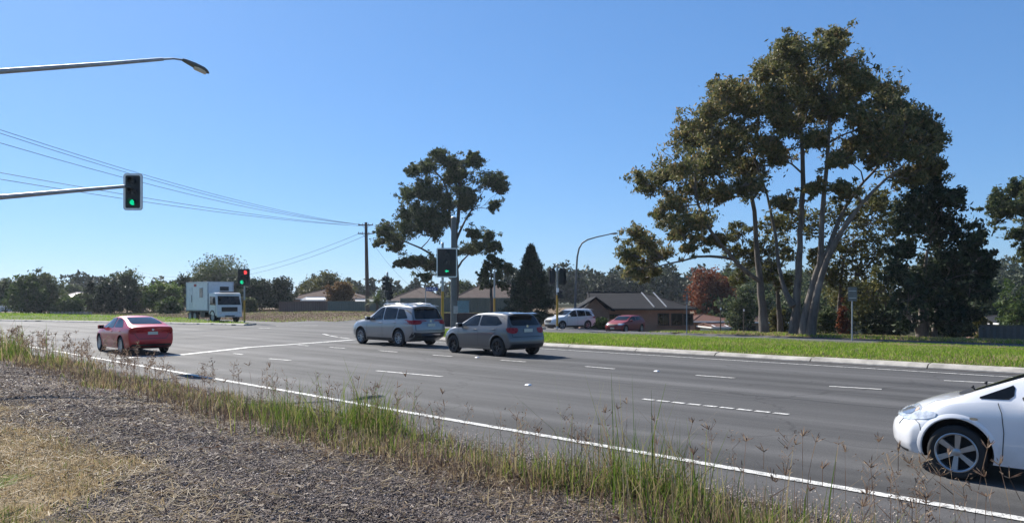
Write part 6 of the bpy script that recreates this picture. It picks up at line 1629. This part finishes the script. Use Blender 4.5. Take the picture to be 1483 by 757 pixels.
house('garden_shed', 'pale grey low shed roof over the green fence left of the power pole', 497, 540, 108, 434, 437.5, None, simple('shed_sheet', (.42, .43, .43), .6), fgr, 6, 0, (False, False), zb=.1, over=.3)
house('tiled_house', 'weathered tile roofed house between the dark signals and the target board', 560, 648, 112, 416, 434.5, None, tl_tan, bk_tan, 12, .04, (True, True), windows=((.4, .6, 1.6, 1.1),), zb=.1)
house('tiled_house', 'brown tile roofed house behind the small leaning gum', 650, 738, 118, 411, 434, None, tl_tan, bk_tan, 13, -.05, (True, False), windows=((.4, .6, 1.6, 1.1),), zb=0)
house('carport', 'pale flat roof over the fence behind the thick grey pole', 640, 712, 101, 434, 437, None, simple('carport_pale', (.5, .47, .42), .6), bk_tan, 5, 0, (False, False), zb=0, over=.2)
house('tiled_house', 'low house with a sunlit pale roof among the trees at the far left', 82, 120, 128, 423, 431, None, simple('pale_roof', (.42, .34, .3), .6), bk_red, 9, .3, (True, False), zb=.2)
house('tiled_house', 'house mostly hidden at the far left edge of the photo', -12, 12, 140, 425, 432, None, tl_brown, M['white'], 8, 0, (True, True), zb=.3)

# ================================================================== SMALL THINGS ON THE ROAD
for px, py, lab in ((765, 558, 'small pale road stud on the lane seam nearest the middle of the photo'), (951, 538, 'small pale road stud in the far lane, right of the grey hatchback'), (691, 518, 'small pale road stud beneath the shadow of the grey hatchback')):
    g = G(px, py); mb = MB(); mb.hexa([(-.06, -.06, 0), (.06, -.06, 0), (.06, .06, 0), (-.06, .06, 0)], [(-.035, -.04, .022), (.035, -.04, .022), (.035, .04, .022), (-.035, .04, .022)]); o = mb.obj('road_stud', M['border'], None, loc=(g.x, g.y, .012), rot=(0, 0, -PI / 4)); tag(o, lab, 'road stud', 'raised road studs')

# ================================================================== LIGHT AND CAMERA
SUN_EL, SUN_H = 40.0, Vector((-.64, .77, 0)).normalized()         # towards the sun: ahead and to the left
w = bpy.data.worlds.new('World'); scene.world = w; w.use_nodes = True
nt = w.node_tree; bg = nt.nodes['Background']
sky = nt.nodes.new('ShaderNodeTexSky'); sky.sky_type = 'NISHITA'; sky.sun_disc = False
sky.sun_elevation = math.radians(SUN_EL); sky.sun_rotation = math.atan2(SUN_H.x, SUN_H.y)
sky.altitude = 50; sky.air_density = 1.0; sky.dust_density = .3; sky.ozone_density = 6
gm = nt.nodes.new('ShaderNodeGamma'); gm.inputs[1].default_value = .65; nt.links.new(sky.outputs[0], gm.inputs[0])   # the phone's tone curve for the sky
hs = nt.nodes.new('ShaderNodeHueSaturation'); hs.inputs['Saturation'].default_value = 1.07; hs.inputs['Value'].default_value = 1.08
nt.links.new(mixc(nt, 1.0, gm.outputs[0], (.571, .759, 1.0), 'MULTIPLY'), hs.inputs['Color']); nt.links.new(hs.outputs[0], bg.inputs[0]); bg.inputs[1].default_value = .127
sd = bpy.data.lights.new('sun', 'SUN'); sd.energy = 4.8; sd.angle = math.radians(.55); sd.color = (1, .95, .87)
so = bpy.data.objects.new('sun', sd); col.objects.link(so)
sv = Vector((SUN_H.x * math.cos(math.radians(SUN_EL)), SUN_H.y * math.cos(math.radians(SUN_EL)), math.sin(math.radians(SUN_EL))))
so.rotation_euler = sv.to_track_quat('Z', 'Y').to_euler(); so.location = sv * 60
cam = bpy.data.cameras.new('camera'); cam.sensor_width = 36; cam.lens = 36 * F / 1483; cam.shift_y = (HY - 378.5) / 1483; cam.clip_start = .1; cam.clip_end = 6000
co = bpy.data.objects.new('camera', cam); col.objects.link(co); co.location = (0, 0, EYE); co.rotation_euler = (PI / 2, 0, 0); scene.camera = co
vs_ = scene.view_settings; vs_.view_transform = 'Standard'; vs_.look = 'None'; vs_.gamma = 1; vs_.use_curve_mapping = False; vs_.exposure = 0.9
scene.cycles.max_bounces = 6; scene.cycles.diffuse_bounces = 3; scene.cycles.transmission_bounces = 3; scene.cycles.use_denoising = True
# thin sea-level air: far trees pale a little
mb = MB(); mb.box((0, 1600, 13), (5200, 4000, 40)); hz = mb.obj('haze', [], None)
hm = bpy.data.materials.new('air'); hm.use_nodes = True; hn = hm.node_tree; hn.nodes.remove(hn.nodes['Principled BSDF'])
pv = hn.nodes.new('ShaderNodeVolumePrincipled'); pv.inputs['Color'].default_value = (.80, .88, 1, 1); pv.inputs['Density'].default_value = .00019; pv.inputs['Anisotropy'].default_value = .35
hn.links.new(pv.outputs[0], hn.nodes['Material Output'].inputs['Volume']); hz.data.materials.append(hm); tag(hz, kind='stuff')
scene.cycles.volume_bounces = 0
